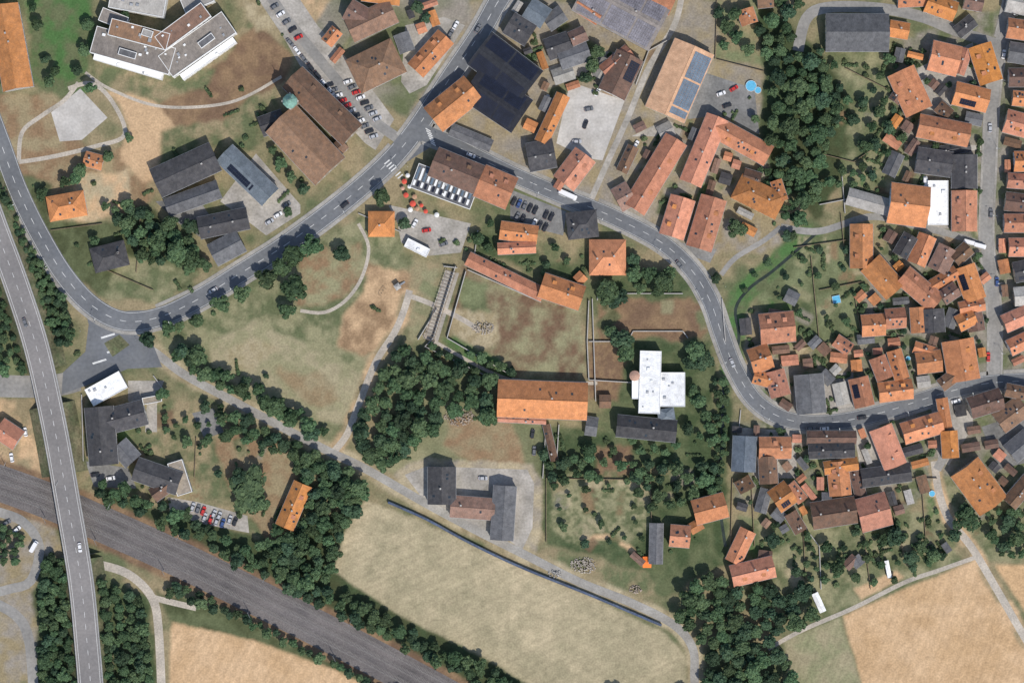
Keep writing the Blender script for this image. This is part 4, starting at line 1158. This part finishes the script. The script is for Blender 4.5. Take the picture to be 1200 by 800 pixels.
# ------------------------------------------------------------ vehicles
CM={n:mat('car_paint_'+n,c,.3,n1=(1,.03),n2=(5,.03),spec=.6) for n,c in dict(white=(.75,.75,.75),silver=(.42,.43,.45),black=(.025,.025,.03),red=(.5,.03,.025),blue=(.04,.08,.22),grey=(.14,.145,.155)).items()}
def carmesh(name,pm,L=4.4,W=1.8,kind='car'):
    M=MB(); h1,h2=(.85,1.45) if kind=='car' else (1.2,2.5)
    def ring(l,w,z,b): 
        return [(-l+b,-w,z),(l-b,-w,z),(l,-w+b,z),(l,w-b,z),(l-b,w,z),(-l+b,w,z),(-l,w-b,z),(-l,-w+b,z)]
    def band(a,b,m):
        for i in range(8): M.face([a[i],a[(i+1)%8],b[(i+1)%8],b[i]],m)
    l,w=L/2,W/2
    r0=ring(l*.96,w*.94,.25,.25);r1=ring(l,w,.5,.35);r2=ring(l*.97,w*.95,h1,.35)
    M.face(r0[::-1],M_tyre); band(r0,r1,pm);band(r1,r2,pm);M.face(r2,pm)
    def sh(r,dx): return [(x+dx,y,z) for x,y,z in r]
    if kind=='car':
        c0=sh(ring(l*.62,w*.88,h1+.005,.15),-.25);c1=sh(ring(l*.40,w*.72,h2,.15),-.32)
    else:
        c0=sh(ring(l*.86,w*.93,h1+.005,.15),-.3);c1=sh(ring(l*.82,w*.86,h2,.15),-.36)
    band(c0,c1,M_glass if kind=='car' else pm); M.face(c1,pm)
    if kind!='car': M.box((l*.6,0,1.65),(.1,1.4,.6),M_glass)
    for sx in(-1,1):
        for sy in(-1,1): M.tube((sx*l*.62,sy*(w-.22),.33),(sx*l*.62,sy*(w+.02),.33),.33,.33,M_tyre,12)
        M.box((l*.985,sx*w*.62,.68),(.08,.35,.14),M_lamp); M.box((-l*.985,sx*w*.62,.72),(.08,.3,.16),M_redcloth)
    for s_ in(-1,1): M.box((.55,s_*(w+.08),.98),(.12,.16,.12),pm)
    return M.mesh(name)
CARS={n:carmesh('parked_car',pm) for n,pm in CM.items()}
VAN=carmesh('delivery_van',CM['white'],6.0,2.1,'van'); BUS=carmesh('bus',CM['white'],9.5,2.4,'van')
def car(x,y,deg,c=None,mesh=None,name='parked_car',z=0.06):
    c=c or random.choice(['white','silver','black','black','grey','grey','blue','silver','red'])
    o=bpy.data.objects.new(name,mesh or CARS[c]); COL.objects.link(o); o.location=(*P(x,y),z); o.rotation_euler[2]=math.radians(deg)
for i,c in enumerate(['black','grey','white','red','red','silver','black','white','grey','black','silver']):
    car(386+i*5.2,100+i*6.0,20+random.uniform(-4,4),c,z=.06)
for i,c in enumerate(['white','grey','red','white','black',None,'silver',None]):
    car(408+i*4.9,96+i*6.2,20+random.uniform(-4,4),c,z=.06)
for i,c in enumerate(['grey','white',None,None,'black','white',None]): car(340+i*8,50+i*9.5,-50+random.uniform(-3,3),c,z=.06)
for i in range(5): car(322+i*7,8+i*9,30+random.uniform(-3,3),z=.06)
for i in range(8): 
    if i!=5: car(602+i*6.3,236+i*2.6,62+random.uniform(-4,4),random.choice(['black','grey','black','silver','blue']),z=.03)
for i in range(6): 
    if i!=2: car(606+i*6.6,254+i*2.5,62,random.choice(['black','grey','white']),z=.03)
for i in range(9): 
    if i not in(3,6): car(226+i*6.2,594+i*2.1,70+random.uniform(-5,5),z=.03)
for i in range(4): car(240+i*7,606+i*2.2,70,z=.03)
for x,y,d,c in [(404,240,218,'black'),(552,182,-22,'white'),(796,310,-50,'grey'),(858,425,-68,'silver'),(1010,489,8,'black'),(1161,250,88,'grey'),(1160,150,90,'silver'),(250,340,210,'silver'),(560,34,60,'grey'),(700,108,60,'white'),(690,128,10,'grey'),(686,146,70,'black'),(676,166,0,'silver'),(845,110,20,'white'),(852,124,20,'black'),(860,104,30,'red'),
   (326,252,30,'white'),(316,260,30,'silver'),(336,240,30,'grey'),(500,270,10,'red'),(486,262,60,'white'),(520,286,20,'grey'),(624,508,80,'black'),(626,528,85,'grey'),(566,560,0,'silver'),(1112,402,5,'white'),(1168,330,90,'blue'),(1120,470,12,'white'),(950,502,5,'grey'),(966,502,3,'white'),(1158,418,90,'red'),(1176,64,80,'white'),(1104,526,85,'blue'),
   (30,506,100,'white'),(14,536,100,'white'),(20,620,40,'white'),(8,612,30,'grey'),(130,560,10,'white'),(112,556,10,'black'),(528,40,60,'grey'),(534,30,60,'white'),(745,170,60,'white'),(640,116,60,'silver'),(1100,240,90,'grey'),(596,148,-25,'silver')]:
    car(x,y,d,c)
car(32,378,-72,'grey',z=HB+.02); car(96,640,-83,'white',z=HB+.02)
car(665,228,-24,mesh=BUS,name='bus',z=.07); car(1148,288,-15,mesh=VAN,name='delivery_van',z=.06); car(1136,284,-15,mesh=VAN,name='delivery_van',z=.06); car(40,640,60,mesh=VAN,name='delivery_van'); car(1084,214,90,mesh=VAN,name='delivery_van',z=.03)
# ------------------------------------------------------------ street lamps & signs
m=MB(); m.tube((0,0,0),(0,0,7),.09,.06,M_metal,7); m.tube((0,0,7),(1.3,0,7.3),.05,.04,M_metal,6); m.box((1.6,0,7.3),(.8,.28,.12),M_lamp); m.box((0,0,.15),(.3,.3,.3),M_metal); SL=m.mesh('street_lamp')
m=MB(); m.tube((0,0,0),(0,0,2.6),.04,.04,M_metal,6); m.tube((0,.05,2.4),(0,.09,2.4),.32,.32,M_frame,12); m.tube((0,.09,2.4),(0,.1,2.4),.24,.24,M_redcloth,12); SG=m.mesh('traffic_sign')
for R,w,s_ in ((RA,23,-1),(RB,19,1),(RG,14,-1)):
    c=smooth(R,3); acc=0; cc=offs(c,s_*(w/2+2.6))
    for i in range(1,len(c)-1):
        acc+=math.dist(c[i],c[i-1])
        if acc>78:
            acc=0; dx,dy=c[i][0]-cc[i][0],-(c[i][1]-cc[i][1])
            o=bpy.data.objects.new('street_lamp',SL); COL.objects.link(o); o.location=(*P(*cc[i]),.14); o.rotation_euler[2]=math.atan2(dy,dx)
for x,y,d in [(478,196,30),(512,158,-20),(160,398,10),(95,388,80),(850,336,60),(1158,456,0),(500,118,200),(420,236,40)]:
    o=bpy.data.objects.new('traffic_sign',SG); COL.objects.link(o); o.location=(*P(x,y),.05); o.rotation_euler[2]=math.radians(d)
# ------------------------------------------------------------ light, world, camera
az,el=math.radians(152),math.radians(54)
sv=Vector((math.cos(el)*math.sin(az),math.cos(el)*math.cos(az),math.sin(el)))
sl=bpy.data.lights.new('sun','SUN'); sl.energy=3.65; sl.angle=math.radians(.6); sl.color=(1,.95,.88)
so=bpy.data.objects.new('sun',sl); COL.objects.link(so); so.rotation_euler=(-sv).to_track_quat('-Z','Y').to_euler(); so.location=sv*500
w=bpy.data.worlds.new('World'); scn.world=w; w.use_nodes=True; nt=w.node_tree; bg=nt.nodes['Background']
sk=nt.nodes.new('ShaderNodeTexSky'); sk.sky_type='NISHITA'; sk.sun_disc=False; sk.sun_elevation=el; sk.sun_rotation=az
nt.links.new(sk.outputs[0],bg.inputs[0]); bg.inputs[1].default_value=.14
cam=bpy.data.cameras.new('camera'); co_=bpy.data.objects.new('camera',cam); COL.objects.link(co_); co_.location=(0,0,1500); cam.lens=36*1500/480; cam.sensor_width=36; cam.clip_start=10; cam.clip_end=20000
scn.camera=co_
scn.view_settings.view_transform='Standard'; scn.view_settings.look='None'; scn.view_settings.exposure=0; scn.view_settings.gamma=1
print('objects',len(bpy.data.objects))
